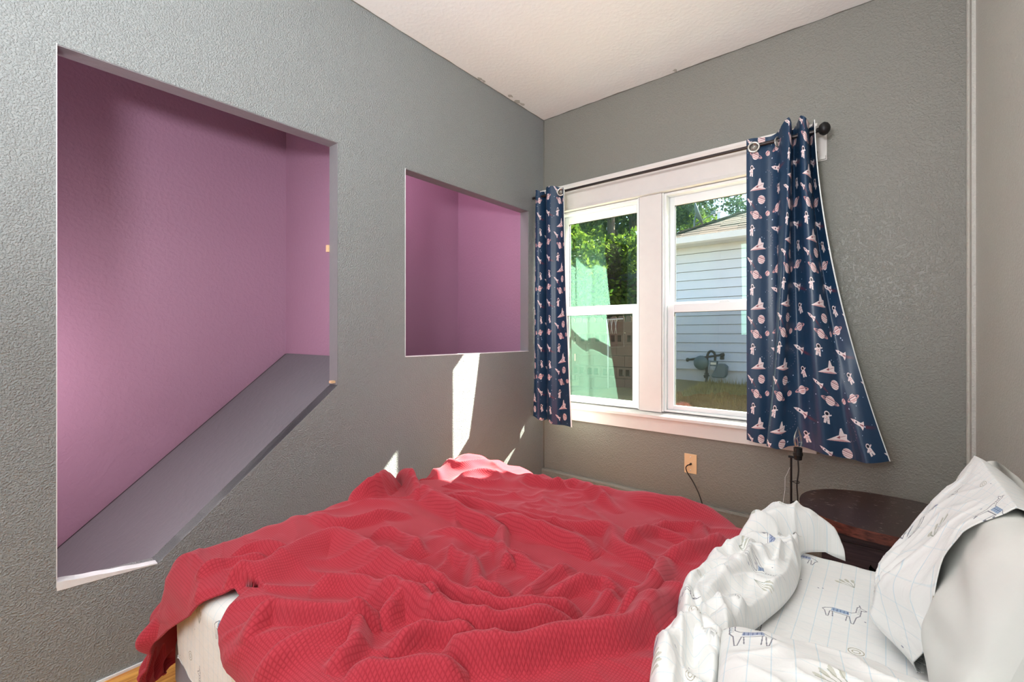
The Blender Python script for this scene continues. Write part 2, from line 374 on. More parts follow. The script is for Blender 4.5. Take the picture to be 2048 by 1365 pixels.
def planet(cx, cy, r, ring=False, ang=0.4):
    r *= 1.15
    if ring: tl.ell(cx, cy, 2.0*r, .5*r, PNK, ang, 1, 0.16)
    tl.ell(cx, cy, r, r*.98, WHT)
    for k in (-.55, -.15, .3, .62):
        hw = r*math.sqrt(max(0, 1-k*k))*.9; ca, sa = math.cos(ang), math.sin(ang)
        tl.line([(cx-hw*ca-k*r*sa, cy-hw*sa+k*r*ca), (cx+hw*ca-k*r*sa, cy+hw*sa+k*r*ca)], .0019, PNK if k != .3 else DPK)
    if ring: tl.line([(cx-1.9*r*math.cos(ang), cy-1.9*r*math.sin(ang)), (cx+.2*r, cy-.28*r), (cx+1.9*r*math.cos(ang), cy+1.9*r*math.sin(ang))], .0018, PNK)
for (ox, oy) in ((0, 0), (0.15, 0.15), (0.0, 0.15), (0.15, 0.0)):
    astronaut(.030+ox, .128+oy, .0125, -.15); shuttle(.050+ox, .088+oy, .0165, .15); rocket(.112+ox, .125+oy, .0145, -.45)
    rocket(.018+ox, .052+oy, .0110, 2.6, -1); planet(.063+ox, .054+oy, .0098, False, -.3); planet(.044+ox, .016+oy, .0098, True, -.35)
    planet(.082+ox, .019+oy, .0058, False, .8); astronaut(.125+ox, .070+oy, .0115, .35); planet(.118+ox, .026+oy, .0092, True, .3)
    for k in range(22):
        a = k/21*math.pi*1.1; q = (.078+ox+.026*math.sin(a)*(.6+.4*k/21), .118+oy-.013+.022*math.cos(a))
        if k % 2: tl.ell(q[0], q[1], .0011, .0011, (0.55, 0.5, 0.55), al=.8)
for k in range(46):
    r_ = rng.choice([.0008, .0012, .0018]); tl.ell(rng.rand()*.3, rng.rand()*.3, r_, r_, (0.75, 0.8, 0.88))
IM_SPACE = tl.image('space_print')

sh = Tile(0.36, 0.30, 2300, (0.945, 0.945, 0.935))
for k in range(18): sh.line([(k*.02, 0), (k*.02, .30)], .0008, (0.70, 0.82, 0.88), .45)
for k in range(15): sh.line([(0, k*.02), (.36, k*.02)], .0006, (0.74, 0.83, 0.88), .22)
def llama(cx, cy, sc, fx=1, col=(0.50, 0.60, 0.74)):
    ln = (0.42, 0.42, 0.46); w = .0011
    L = lambda P, ww=w, c=ln: sh.line(T(P, cx, cy, sc, 0, fx), ww, c, .85)
    L([(-1, .2), (-.6, .45), (.5, .45), (.75, .7), (.8, 1.5), (.95, 1.75), (1.0, 1.5), (1.35, 1.35), (1.2, 1.2), (1.05, 1.2), (1.0, .4), (.8, 0)])
    L([(-1, .2), (-1.15, 0), (-1.0, -.2), (-.85, -.9), (-.75, -.9), (-.7, -.1), (.4, -.1), (.55, -.95), (.68, -.95), (.8, 0)])
    L([(-.55, -.1), (-.5, -.8)]); L([(.3, -.1), (.25, -.85)]); L([(.95, 1.75), (.9, 1.95)])
    for k in range(5): L([(.82+.02*k, .6+.2*k), (1.0, .55+.2*k)], .0008)
    sh.poly(T([(-.6, .5), (.35, .5), (.4, .05), (-.65, .0)], cx, cy, sc, 0, fx), col, .75)
    for k in range(5): L([(-.5+.2*k, .42), (-.5+.2*k, .08)], .0009, (0.36, 0.42, 0.56))
    L([(-.62, .25), (.38, .25)], .0009, (0.36, 0.42, 0.56))
def leafs(cx, cy, sc, ang):
    for k in (-.5, -.15, .2, .55):
        a = ang+k; sh.line([(cx, cy), (cx+sc*math.cos(a)*.6+.002, cy+sc*math.sin(a)*.6), (cx+sc*math.cos(a+.1), cy+sc*math.sin(a+.1))], .0010, (0.56, 0.58, 0.52), .75)
        sh.ell(cx+sc*math.cos(a)*.9, cy+sc*math.sin(a)*.9, sc*.22, sc*.09, (0.66, 0.66, 0.58), a, .5)
def scrib(cx, cy, r):
    sh.ell(cx, cy, r, r*.7, (0.56, 0.54, 0.44), .3, .8, .12); sh.ell(cx, cy, r*.55, r*.35, (0.56, 0.54, 0.44), .3, .7, .25)
llama(.055, .07, .021); llama(.24, .10, .021, -1, (0.60, 0.64, 0.76)); llama(.13, .215, .021, -1, (0.56, 0.58, 0.72)); llama(.31, .235, .021, 1, (0.55, 0.66, 0.78))
for q in ((.14, .06, .026, 1.2), (.03, .19, .024, .6), (.32, .04, .026, 2.2), (.22, .21, .024, 1.6)): leafs(*q)
for q in ((.18, .14, .010), (.33, .15, .009), (.05, .27, .010), (.10, .135, .008), (.21, .27, .008)): scrib(*q)
for k in range(14): sh.ell(rng.rand()*.36, rng.rand()*.3, .0012, .0012, (0.4, 0.4, 0.5), al=.7)
IM_LLAMA = sh.image('llama_print')
def printed(name, im, w, h, rough=0.7, tint=None, sheen=0.0, rot=0.0, wr=0.25, spec=0.3):
    m, t, p = newmat(name); tc = N(t, 'TexCoord'); mp = N(t, 'Mapping'); mp.inputs['Scale'].default_value = (1/w, 1/h, 1); mp.inputs['Rotation'].default_value = (0, 0, rot)
    t.links.new(tc.outputs['UV'], mp.inputs[0]); ti = N(t, 'TexImage'); ti.image = im; t.links.new(mp.outputs[0], ti.inputs[0])
    src = ti.outputs[0]
    if tint:
        mx = N(t, 'MixRGB', blend_type='MULTIPLY'); mx.inputs[0].default_value = 1; mx.inputs[2].default_value = tint; t.links.new(src, mx.inputs[1]); src = mx.outputs[0]
    t.links.new(src, p.inputs['Base Color']); p.inputs['Roughness'].default_value = rough; p.inputs['Specular IOR Level'].default_value = spec
    p.inputs['Sheen Weight'].default_value = sheen
    nz = N(t, 'TexNoise', Scale=26.0, Detail=4.0, Distortion=1.2); t.links.new(tc.outputs['UV'], nz.inputs['Vector'])
    b = N(t, 'Bump', Strength=wr, Distance=0.006); t.links.new(nz.outputs['Fac'], b.inputs['Height']); t.links.new(b.outputs[0], p.inputs['Normal'])
    return m
M['space'] = printed('navy_space_print_sateen', IM_SPACE, .60, .60, 0.38, wr=0.06, spec=0.5)
M['llama'] = printed('white_llama_print_cotton', IM_LLAMA, .58, .48)
M['llama2'] = printed('white_llama_print_cotton_turned', IM_LLAMA, .58, .48, rot=1.35, wr=0.35)
M['llama_case'] = printed('white_llama_pillowcase_cotton', IM_LLAMA, .58, .48, rot=0.3, wr=0.35)
M['llama_blue'] = printed('pale_lilac_llama_print_cotton', IM_LLAMA, .58, .48, tint=(0.86, 0.88, 1.0, 1), rot=0.9)
M['cream'] = printed('cream_llama_print_cotton', IM_LLAMA, .58, .48, tint=(1.0, 0.93, 0.84, 1), rot=0.4)

# ================================================================== THE ROOM
XL, XR, YW, HC, YB = -1.92, 0.281, 2.70, 2.655, -1.70
TH = 0.07; XS = -2.763; YP = 1.242
def struct(o): o['kind'] = 'structure'; return o
# left wall with two openings (outlined prism pieces), x from XL-TH to XL
mb = MB()
def lw(poly): mb.prism(poly, 'x', XL-TH, XL)
o1l, o1r, o1t = 0.188, 1.095, 1.973; q1, q2 = (0.432, 0.317), (1.095, 0.872)
o2l, o2r, o2b, o2t = 1.468, 2.52, 0.985, 1.962
lw([(YB, 0), (o1l, 0), (o1l, HC), (YB, HC)])
lw([(o1l, o1t), (o1r, o1t), (o1r, HC), (o1l, HC)])
lw([(o1l, 0), (q1[0], 0), (q1[0], q1[1]), (o1l, 0.338)])
lw([(q1[0], 0), (o1r, 0), (o1r, q2[1]), (q1[0], q1[1])])
lw([(o1r, 0), (o2l, 0), (o2l, HC), (o1r, HC)])
lw([(o2l, 0), (o2r, 0), (o2r, o2b), (o2l, o2b)])
lw([(o2l, o2t), (o2r, o2t), (o2r, HC), (o2l, HC)])
lw([(o2r, 0), (YW, 0), (YW, HC), (o2r, HC)])
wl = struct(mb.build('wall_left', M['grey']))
# jamb liners (thin, smooth grey) and chipped bare edge
mb = MB(); e = 0.003
mb.box(XL-TH-.001, XL-.002, o1r-e, o1r+.0, q2[1], o1t); mb.box(XL-TH-.001, XL-.002, o2r-e, o2r, o2b, o2t)
mb.box(XL-TH-.001, XL-.002, o1l, o1r-e, o1t-e, o1t); mb.box(XL-TH-.001, XL-.002, o2l, o2r-e, o2t-e, o2t)
mb.build('jamb_lining', M['grey_flat'], wl)
mb = MB(); mb.box(XL-.012, XL+.001, o1l-.0012, o1l+.0008, 0.34, o1t+.002); mb.box(XL-.012, XL+.0015, o2l-.002, o2l+.0012, o2b, o2t)
mb.box(XL-TH, XL+.0015, o2l, o2r, o2b-.001, o2b+.0015)
mb.build('edge_bead', M['plaster'], wl)
mb = MB()
n = 24; vs = []; fs = []
for i in range(n+1):
    u = i/n; y = o1l+u*(q1[0]-o1l); h = 0.338+u*(q1[1]-0.338)+.002; w_ = 0.026*(1-u)**1.2+.003+.0012*math.sin(i*.9)
    vs += [(XL+.0015, y, h-.3*w_), (XL+.0018, y, h-.3*w_+.9*w_), (XL-.03, y, h+.7*w_)]
for i in range(n): fs += [(3*i, 3*i+3, 3*i+4, 3*i+1), (3*i+1, 3*i+4, 3*i+5, 3*i+2)]
mb.add(vs, fs)
mb.build('chipped_plaster_edge', M['plaster'], wl)
# sloped grey panel closing the stair under the opening, back edge with black gap
mb = MB(); sl = (q2[1]-q1[1])/(q2[0]-q1[0])
def hs(y): return q1[1]+sl*(y-q1[0])
ya, yb = -0.02, YP-.006
mb.prism([(ya, hs(ya)-.02), (yb, hs(yb)-.02), (yb, hs(yb)), (ya, hs(ya))], 'x', XS+.022, XL-.004)
# lower landing bit: level foot of the panel near the left corner
struct(mb.build('stair_panel', M['panel']))
mb = MB(); mb.prism([(ya-.3, hs(ya-.3)-.03), (yb, hs(yb)-.03), (yb, hs(yb)-.004), (ya-.3, hs(ya-.3)-.004)], 'x', XS+.001, XS+.021)
struct(mb.build('gap_shade_strip', M['black']))  # black strip painting in the shade of the gap behind the panel
# small latch/plaster chips on the jamb
mb = MB(); mb.obox((XL-.03, o1r-.012, 0.885), (1, 0, 0), (0, 1, 0), (0, 0, 1), .012, .010, .006); mb.obox((XL-TH-.01, o1r-.006, 1.50), (1, 0, 0), (0, 1, 0), (0, 0, 1), .008, .006, .016)
mb.build('hinge_remnant', M['beige'], wl, bevel=.002)
# stairwell walls
struct(MB().box(XS-.1, XS, YB, 2.9, -.1, HC).build('wall_outer', M['purple']))
struct(MB().box(XS, XL-TH-.002, YP, YP+.06, -.1, HC).build('wall_partition', M['purple']))
struct(MB().box(XS, XL-TH-.002, 2.655, 2.70, -.1, HC).build('wall_landing', M['purple']))
mb = MB(); mb.box(XS, XL-TH, YB, YW, -.12, -.1); struct(mb.build('floor_stairwell', M['oak']))
# window wall : hole split round the window
wx0, wx1, wz0, wz1 = -1.83, -0.335, 0.62, 1.965
mb = MB()
mb.box(XS-.1, wx0, YW, YW+.13, -.1, HC); mb.box(wx1, XR+.1, YW, YW+.13, -.1, HC)
mb.box(wx0, wx1, YW, YW+.13, -.1, wz0); mb.box(wx0, wx1, YW, YW+.13, wz1, HC)
ww = struct(mb.build('wall_window', M['grey_shaded']))
mb = MB()
for (a, b, wdt) in (((1570, 955), (1566, 1005), .003), ((1566, 1005), (1560, 1032), .004), ((1560, 1032), (1553, 1056), .006)):
    pa, pb = atY(*a, YW-.001), atY(*b, YW-.001); mb.tube([pa, (pa+pb)/2+Vector((.004, 0, 0)), pb], wdt*.35, 6)
mb.tube([atY(1582, 930, YW-.001), atY(1574, 948, YW-.001), atY(1570, 955, YW-.001)], .0008, 6)
for (x, y) in ((1560, 1050), (1549, 1057), (1557, 1040)): mb.lathe([(.0, .002), (.012, .001), (.014, -.001)], atY(x, y, YW-.001), 7, (0, -1, 0))
mb.build('cracked_plaster', M['plaster'], ww)
struct(MB().box(XR, XR+.1, YB, YW+.2, -.1, HC).build('wall_right', M['grey_pale_lit']))
struct(MB().box(XS-.1, XR+.1, YB-.1, YB, -.1, HC).build('wall_rear', M['grey']))
cl = struct(MB().box(XS-.1, XR+.1, YB-.1, YW+.2, HC, HC+.1).build('ceiling', M['ceiling']))
# grey paint smudges where the ceiling meets the left wall
mb = MB()
for (px, py, s_) in ((960, 158, .02), (968, 163, .014), (1020, 192, .02), (1034, 203, .026), (1045, 209, .018), (1350, 141, .014)):
    c = atH(px, py, HC-.0008); k = 9; ring = []
    for j in range(k):
        a = 2*math.pi*j/k; rr = s_*(.6+.6*random.random()); ring.append((c.x+rr*math.cos(a)*.8, c.y+rr*math.sin(a)*1.3, c.z))
    mb.add(ring, [tuple(range(k))])
mb.build('paint_smudge', M['grey_pale_lit'], cl)
# wavy grey paint line cut in along the ceiling
mb = MB(); n = 90; vs = []; fs = []
for i in range(n+1):
    y = -0.2+i/n*(YW+.2); w_ = .006+.006*perlin(np.array([i*.33]), np.array([.3]), 2)[0]; vs += [(XL, y, HC-.0009), (XL+max(.001, w_), y, HC-.0009)]
for i in range(n): fs.append((2*i, 2*i+1, 2*i+3, 2*i+2))
b0 = len(vs)
mb.add(vs, fs); vs = []; fs = []
for i in range(n+1):
    x = XL+i/n*(XR-XL); w_ = .007+.009*perlin(np.array([i*.27]), np.array([4.3]), 3)[0]; vs += [(x, YW, HC-.0009), (x, YW-max(.001, w_), HC-.0009)]
for i in range(n): fs.append((2*i, 2*i+1, 2*i+3, 2*i+2))
mb.add(vs, fs); mb.build('paint_cut_line', M['grey_shaded'], cl)
# corner pipe-like trim at the right corner
mb = MB(); mb.tube([(XR-.004, YW-.012, 0), (XR-.004, YW-.012, HC)], .016, 12); mb.box(XR-.012, XR, YW-.09, YW-.03, 0, HC)
struct(mb.build('trim_2', M['grey_pale_lit'], smooth=True, auto=.6))
mb = MB(); mb.tube([(XL+.001, YW-.001, 0.1), (XL+.001, YW-.001, HC)], .005, 8); struct(mb.build('trim_3', M['grey_shaded'], smooth=True))
# floor : boards
fl = struct(MB().box(XL, XR, YB, YW, -.03, -.012).build('floor', M['oak']))
b0 = None; W_ = 0.057
proto = None
for i in range(int((XR-XL)/W_)+1):
    x = XL+i*W_
    if x+W_-.0012 > XR: break
    if proto is None:
        mbb = MB().box(0, W_-.0012, 0, YW-YB, -.012, 0); proto = mbb.build('floor_board', M['oak'], None, bevel=.0012); me = proto.data
        o = proto
    else:
        o = bpy.data.objects.new('floor_board', me); COL.objects.link(o)
    o.parent = fl; o.location = (x, YB, 0)
# baseboards
mb = MB(); mb.prism([(YW-.03, 0), (YW, 0), (YW, .137), (YW-.022, .137), (YW-.03, .125)], 'x', XL+.002, XR-.002)
struct(mb.build('baseboard_window', M['grey_shaded']))
mb = MB(); mb.box(XL, XL+.006, YB, YW-.03, 0, .008); struct(mb.build('baseboard_left', M['plaster']))

# ------------------------------------------------------------------ window
wn = empty('window_1', (-1.115, YW, wz0)); wn['kind'] = 'structure'
def wpart(name, mb, mat=None, **k): return mb.build(name, mat or M['trim'], wn, **k)
mb = MB(); mb.box(-1.905, -.262, YW-.022, YW, 1.975, 2.095); wpart('head_casing', mb, bevel=.003)
mb = MB(); mb.prism([(YW-.03, 2.095), (YW, 2.095), (YW, 2.132), (YW-.045, 2.132), (YW-.045, 2.118)], 'x', -1.91, -.258); mb.prism([(YW-.032, 1.958), (YW, 1.958), (YW, 1.978), (YW-.026, 1.978)], 'x', -1.905, -.262)
wpart('crown_strip', mb)
mb = MB(); mb.box(-1.905, wx0-.002, YW-.022, YW, .60, 1.957); wpart('side_casing', mb, bevel=.003)
mb = MB(); mb.box(wx1+.002, -.262, YW-.022, YW, .60, 1.957); wpart('side_casing', mb, bevel=.003)
mb = MB(); mb.box(-1.187, -1.045, YW-.006, YW+.12, .63, 1.957); wpart('mullion', mb, bevel=.003)
mb = MB(); mb.prism([(YW-.052, .598), (YW+.14, .612), (YW+.14, .640), (YW-.04, .622), (YW-.052, .614)], 'x', -1.915, -.255); wpart('sill', mb)
mb = MB(); mb.box(-1.905, -.262, YW-.02, YW, .512, .597); wpart('apron', mb, bevel=.003)
mb = MB(); mb.box(wx0-.004, wx0+.012, YW, YW+.13, .63, wz1); mb.box(wx1-.012, wx1+.004, YW, YW+.13, .63, wz1); mb.box(wx0, wx1, YW, YW+.13, wz1-.006, wz1+.01); mb.box(wx0, wx1, YW+.125, YW+.16, .58, .625)
wpart('reveal', mb)
def sash_unit(x0, x1, side):
    # outer frame
    f = .020; d0, d1 = YW+.012, YW+.115
    mb = MB(); z0, z1 = .636, 1.956
    mb.box(x0, x0+f, d0, d1, z0, z1); mb.box(x1-f, x1, d0, d1, z0, z1); mb.box(x0+f, x1-f, d0, d1, z1-f*.8, z1); mb.box(x0+f, x1-f, d0, d1, z0, z0+.012)
    mb.box(x0, x0+.008, YW-.004, d0, z0, z1); mb.box(x1-.008, x1, YW-.004, d0, z0, z1)
    wpart('window_frame', mb, M['vinyl'], bevel=.002)
    a, b = x0+f, x1-f
    # upper sash (further out), lower sash (further in)
    for (nm, zz0, zz1, y0, y1, bot, top, st) in (('upper_sash', 1.268, 1.940, YW+.070, YW+.098, .030, .052, .028), ('lower_sash', .648, 1.285, YW+.030, YW+.060, .026, .050, .040)):
        mb = MB()
        mb.box(a, a+st, y0, y1, zz0, zz1); mb.box(b-st, b, y0, y1, zz0, zz1)
        mb.box(a+st, b-st, y0, y1, zz0, zz0+bot); mb.box(a+st, b-st, y0, y1, zz1-top, zz1)
        s_ = wpart(nm, mb, M['vinyl'], bevel=.003)
        g = MB().box(a+st-.004, b-st+.004, (y0+y1)/2-.0015, (y0+y1)/2+.0015, zz0+bot-.004, zz1-top+.004).build('glass_pane', M['glass'], s_)
        mb = MB(); w2 = .0022; yy0, yy1 = (y0+y1)/2-.004, (y0+y1)/2+.004
        x_a, x_b, z_a, z_b = a+st, b-st, zz0+bot, zz1-top
        mb.box(x_a, x_a+w2, yy0, yy1, z_a, z_b); mb.box(x_b-w2, x_b, yy0, yy1, z_a, z_b); mb.box(x_a, x_b, yy0, yy1, z_b-w2, z_b)
        mb.build('glazing_seal', M['black'], s_)
    mb = MB(); xm = (x0+x1)/2; mb.prism([(xm-.035, 1.285), (xm+.035, 1.285), (xm+.02, 1.297), (xm-.02, 1.297)], 'y', YW+.034, YW+.056); wpart('sash_lock', mb, M['vinyl'], bevel=.002)
    mb = MB().box(x0+f, x1-f, YW+.105, YW+.1055, .65, 1.27); wpart('insect_screen', mb, M['screen'])
sash_unit(-1.80, -1.189, 0); sash_unit(-1.043, -.36, 1)

# ------------------------------------------------------------------ curtain rod, bracket
RY, RZ = 2.548, 2.052
ro = tag(empty('curtain_rod', (-1.05, RY, RZ)), 'thin dark bronze curtain rod running above the white window', 'curtain rod')
mb = MB().tube([(-1.905, RY, RZ), (-.25, RY, RZ)], .0085, 14); mb.build('pole', M['rod'], ro, smooth=True, auto=.6)
c = (-.222, RY, RZ+.004)
mb = MB().lathe([(0.0, -.03), (.010, -.028), (.012, -.02), (.021, -.016), (.029, -.004), (.030, .004), (.024, .016), (.012, .024), (0, .026)], c, 18, (1, 0, 0)); mb.build('finial', M['black'], ro, smooth=True, auto=.9)
for x in (-.30, -1.86):
    mb = MB().box(x-.006, x+.006, RY-.004, YW, RZ-.024, RZ-.012); mb.tube([(x, RY-.012, RZ-.006), (x, RY, RZ-.014), (x, RY+.012, RZ-.006)], .006, 8); mb.build('bracket', M['rod'], ro)
br = tag(empty('blind_bracket', (-.24, YW, 2.0)), 'small white painted metal bracket on the wall below the rod finial', 'bracket')
mb = MB(); mb.box(-.262, -.222, YW-.008, YW, 1.955, 2.118); mb.build('back_plate', M['trim'], br, bevel=.002)
mb = MB(); mb.box(-.262, -.232, YW-.11, YW-.008, 2.075, 2.080); mb.box(-.262, -.258, YW-.11, YW-.008, 2.0, 2.075); mb.build('arm', M['trim'], br, bevel=.001)
mb = MB(); mb.box(-.252, -.226, YW-.022, YW-.008, 1.958, 1.976); mb.build('foot_clip', M['trim'], br, bevel=.002)

# ------------------------------------------------------------------ curtains
def curtain(name, label, top, bot, zt, zb, weight, cloth_w, eyelets, zprof=None):
    nu, nv = 340, 150
    root = tag(empty(name, (top[0][0], RY, zt)), label, 'curtain', 'space print curtains at the window')
    A = np.array(smooth_poly(top, 10)); B = np.array(smooth_poly(bot, 10))
    def resample(P, k):
        d = np.r_[0, np.cumsum(np.hypot(*np.diff(P, axis=0).T))]; s = np.linspace(0, d[-1], k)
        return np.stack([np.interp(s, d, P[:, 0]), np.interp(s, d, P[:, 1])], -1)
    # keep control points aligned: resample each by its own control parameter
    pa = np.linspace(0, 1, len(A)); s = np.linspace(0, 1, nu)
    A2 = np.stack([np.interp(s, pa, A[:, 0]), np.interp(s, pa, A[:, 1])], -1)
    B2 = np.stack([np.interp(s, pa, B[:, 0]), np.interp(s, pa, B[:, 1])], -1)
    tt = np.linspace(0, 1, nv)[:, None, None]; w = weight(tt)
    XY = A2[None]*(1-w)+B2[None]*w
    if zprof is not None: zt_ = zt+np.interp(s, *zprof)[None, :]
    else: zt_ = np.full((1, nu), zt)
    Z = zt_*(1-tt[..., 0])+zb(s)[None, :]*tt[..., 0]
    wob = perlin(s[None, :]*9+3, tt[..., 0]*3+1.3, 4)*.006*tt[..., 0]
    P = np.dstack([XY[..., 0]+wob*.5, XY[..., 1]+wob, Z])
    U = np.dstack([np.broadcast_to(s[None, :]*cloth_w, (nv, nu)), -np.broadcast_to(tt[..., 0], (nv, nu))*(zt-zb(s).mean())+.12])
    front = grid_object('fabric', P, M['space'], U, root)
    # lining 3 mm behind
    du = np.gradient(P, axis=1); dv = np.gradient(P, axis=0); nrm = np.cross(du, dv); nrm /= np.linalg.norm(nrm, axis=2, keepdims=True)+1e-9
    if nrm[..., 1].mean() < 0: nrm = -nrm
    Q = P+nrm*.0035
    Q[:, -1, 0] += .006*np.linspace(0, 1, nv)
    grid_object('lining', Q, M['lining'], U, root)
    # hem closing edges
    mb = MB()
    for row in (0, -1):
        vs = []; fs = []
        for i in range(0, nu): vs += [tuple(P[row, i]), tuple(Q[row, i])]
        for i in range(nu-1): fs.append((2*i, 2*i+2, 2*i+3, 2*i+1))
        mb.add(vs, fs)
    for colm in (0, -1):
        vs = []; fs = []
        for j in range(nv): vs += [tuple(P[j, colm]), tuple(Q[j, colm])]
        for j in range(nv-1): fs.append((2*j, 2*j+2, 2*j+3, 2*j+1))
        mb.add(vs, fs)
    mb.build('hem', M['lining'], root)
    for (x, y, ax) in eyelets:
        mb = MB(); prof = []
        for k in range(9):
            a = 2*math.pi*k/8; prof.append((.0235+.0048*math.cos(a), .0035*math.sin(a)))
        mb.lathe(prof, (x, y, RZ-.010), 28, ax); mb.build('grommet', M['chrome'], root, smooth=True)
    return root
topR = [(-.548, 2.545), (-.525, 2.542), (-.49, 2.556), (-.45, 2.572), (-.415, 2.560), (-.385, 2.515), (-.355, 2.488), (-.345, 2.505), (-.35, 2.56), (-.345, 2.585), (-.325, 2.54), (-.31, 2.495), (-.288, 2.487), (-.278, 2.53), (-.285, 2.60), (-.268, 2.57), (-.258, 2.53)]
botR = [(-.548, 2.555), (-.52, 2.552), (-.49, 2.556), (-.455, 2.572), (-.420, 2.575), (-.448, 2.51), (-.434, 2.462), (-.395, 2.468), (-.36, 2.50), (-.31, 2.525), (-.26, 2.505), (-.21, 2.485), (-.16, 2.51), (-.11, 2.525), (-.07, 2.49), (-.03, 2.505), (.012, 2.535)]
curtain('curtain', 'wide navy space print curtain flaring out right of the window', topR, botR, RZ+.040,
        lambda s: .565-.012*np.sin(s*9)+.010*(s > .5)*np.sin(s*6)-.018*np.exp(-((s-.45)/.06)**2), lambda t: .06*t+.94*t**1.75, .92,
        [(-.512, 2.534, (.25, -1, 0)), (-.405, 2.545, (1, -.55, 0))],
        (np.array([0, .06, .2, .27, .34, .38, .44, .5, .6, .7, .8, 1]), np.array([.0, .0, -.002, .006, .03, .036, .012, .0, .022, .030, .0, .01])))
topL = [(-1.893, 2.60), (-1.888, 2.56), (-1.868, 2.530), (-1.845, 2.528), (-1.825, 2.552), (-1.815, 2.59), (-1.800, 2.56), (-1.770, 2.52), (-1.735, 2.512), (-1.700, 2.53), (-1.665, 2.536), (-1.632, 2.518)]
botL = [(-1.905, 2.585), (-1.895, 2.54), (-1.860, 2.520), (-1.835, 2.530), (-1.815, 2.56), (-1.802, 2.585), (-1.780, 2.545), (-1.745, 2.505), (-1.710, 2.49), (-1.665, 2.51), (-1.60, 2.47), (-1.508, 2.41)]
curtain('curtain', 'narrow bunched navy space print curtain left of the window by the corner', topL, botL, RZ+.036,
        lambda s: .527+.012*np.sin(s*14)-.012*s, lambda t: t**1.5, .78, [(-1.655, 2.522, (.3, -1, 0))],
        (np.array([0, .2, .35, .5, .8, .9, 1]), np.array([0, .012, -.004, .010, .006, -.012, -.022])))

# ------------------------------------------------------------------ outlet plate with cord
ou = tag(empty('cable_outlet', (-.875, YW, .352)), 'beige cable wall plate under the window with black cord plugged in', 'outlet')
mb = MB().box(-.910, -.840, YW-.006, YW, .296, .408); mb.build('cover_plate', M['beige'], ou, bevel=.002)
for z in (.314, .390): MB().lathe([(0, .002), (.0035, .001), (.004, 0)], (-.875, YW-.006, z), 10, (0, -1, 0)).build('screw', M['chrome'], ou)
MB().lathe([(.006, 0), (.006, .010), (.004, .012), (.004, .022), (0, .022)], (-.872, YW-.006, .352), 12, (0, -1, 0)).build('jack', M['black'], ou)
cp = [(-.872, YW-.026, .352), (-.880, YW-.04, .350), (-.888, YW-.045, .335), (-.880, YW-.040, .305), (-.850, YW-.04, .262), (-.815, YW-.05, .205), (-.79, YW-.06, .14), (-.782, YW-.07, .07), (-.79, YW-.08, .02), (-.70, YW-.1, .006)]
mb = MB().tube(smooth_poly(cp, 5), .0032, 8)
tag(mb.build('coax_cord', M['rubber'], smooth=True), 'thin black cord hanging from the beige wall plate', 'cord')

# ------------------------------------------------------------------ lamp behind the bed
LX, LY = -.318, 2.34
lp = tag(empty('pole_lamp', (LX, LY, 0)), 'slim black pole lamp with bare clear candle bulb before the right curtain', 'lamp')
mb = MB().lathe([(.11, 0), (.11, .012), (.02, .022), (.006, .04)], (LX, LY, 0), 28); mb.build('base', M['black'], lp, smooth=True, auto=.6)
mb = MB().tube([(LX-.006, LY, .03), (LX-.006, LY, .560)], .0045, 8); mb.build('pole', M['black'], lp, smooth=True, auto=.6)
mb = MB().box(LX-.016, LX+.032, LY-.006, LY+.006, .556, .563); mb.build('arm', M['black'], lp)
sx = LX+.020
mb = MB().lathe([(.006, .548), (.015, .552), (.017, .57), (.019, .572), (.019, .582), (.017, .584), (.017, .604), (.013, .606)], (sx, LY, 0), 18); mb.build('socket', M['black'], lp, smooth=True, auto=.6)
mb = MB().lathe([(.010, .604), (.013, .612), (.0165, .626), (.0175, .640), (.0150, .656), (.009, .674), (.004, .686), (.0015, .696), (0, .698)], (sx, LY, 0), 20); mb.build('bulb', M['bulb'], lp, smooth=True)
mb = MB().tube([(sx, LY, .604), (sx, LY, .63), (sx-.004, LY, .645), (sx+.004, LY, .655)], .0012, 6); mb.build('filament', M['chrome'], lp)
cp = [(sx, LY, .55), (sx+.002, LY, .50), (sx-.004, LY, .44), (sx-.001, LY, .38), (sx-.004, LY, .30), (sx-.002, LY, .22), (sx-.012, LY, .16), (sx-.014, LY, .05)]
mb = MB().tube(smooth_poly(cp, 5), .003, 8); mb.build('cord', M['rubber'], lp, smooth=True)
for z in (.452, .362, .272):
    pts = [(LX-.006+.013+.018*math.cos(a), LY+.012*math.sin(a), z+.003*math.sin(2*a)) for a in np.linspace(0, 6.28, 15)]
    MB().tube(pts, .0018, 6, cap=False).build('cord_clip', M['black'], lp, smooth=True)

# ------------------------------------------------------------------ nightstand
ns = tag(empty('nightstand', (0.02, 2.17, 0)), 'dark oval topped nightstand with scratched top between bed and window wall', 'nightstand')
nH = .448; tk = .036; ccx, ccy, rx_, ry_ = .005, 2.155, .272, .235
mb = MB(); k = 72; poly = []
for j in range(k):
    a = 2*math.pi*j/k; c_, s_ = math.cos(a), math.sin(a)
    e_ = 2/2.25; poly.append((ccx+rx_*math.copysign(abs(c_)**e_, c_), ccy+ry_*math.copysign(abs(s_)**e_, s_)))
vs = [(x, y, nH-tk) for x, y in poly]+[(x, y, nH) for x, y in poly]
mb.add(vs, [tuple(reversed(range(k)))]+[(j, (j+1) % k, k+(j+1) % k, k+j) for j in range(k)]); mb.cur = 1; mb.add(vs[k:], [tuple(range(k))])
mb.build('table_top', [M['red_edge'], M['table_top']], ns)
bx0, bx1, by0, by1 = -.178, .20, 1.968, 2.33
mb = MB(); mb.box(bx0, bx0+.018, by0+.018, by1, .02, nH-tk-.001); mb.build('side_panel', M['dark_wood'], ns)
mb = MB(); mb.box(bx1-.018, bx1, by0+.018, by1, .02, nH-tk-.001); mb.build('side_panel', M['dark_wood'], ns)
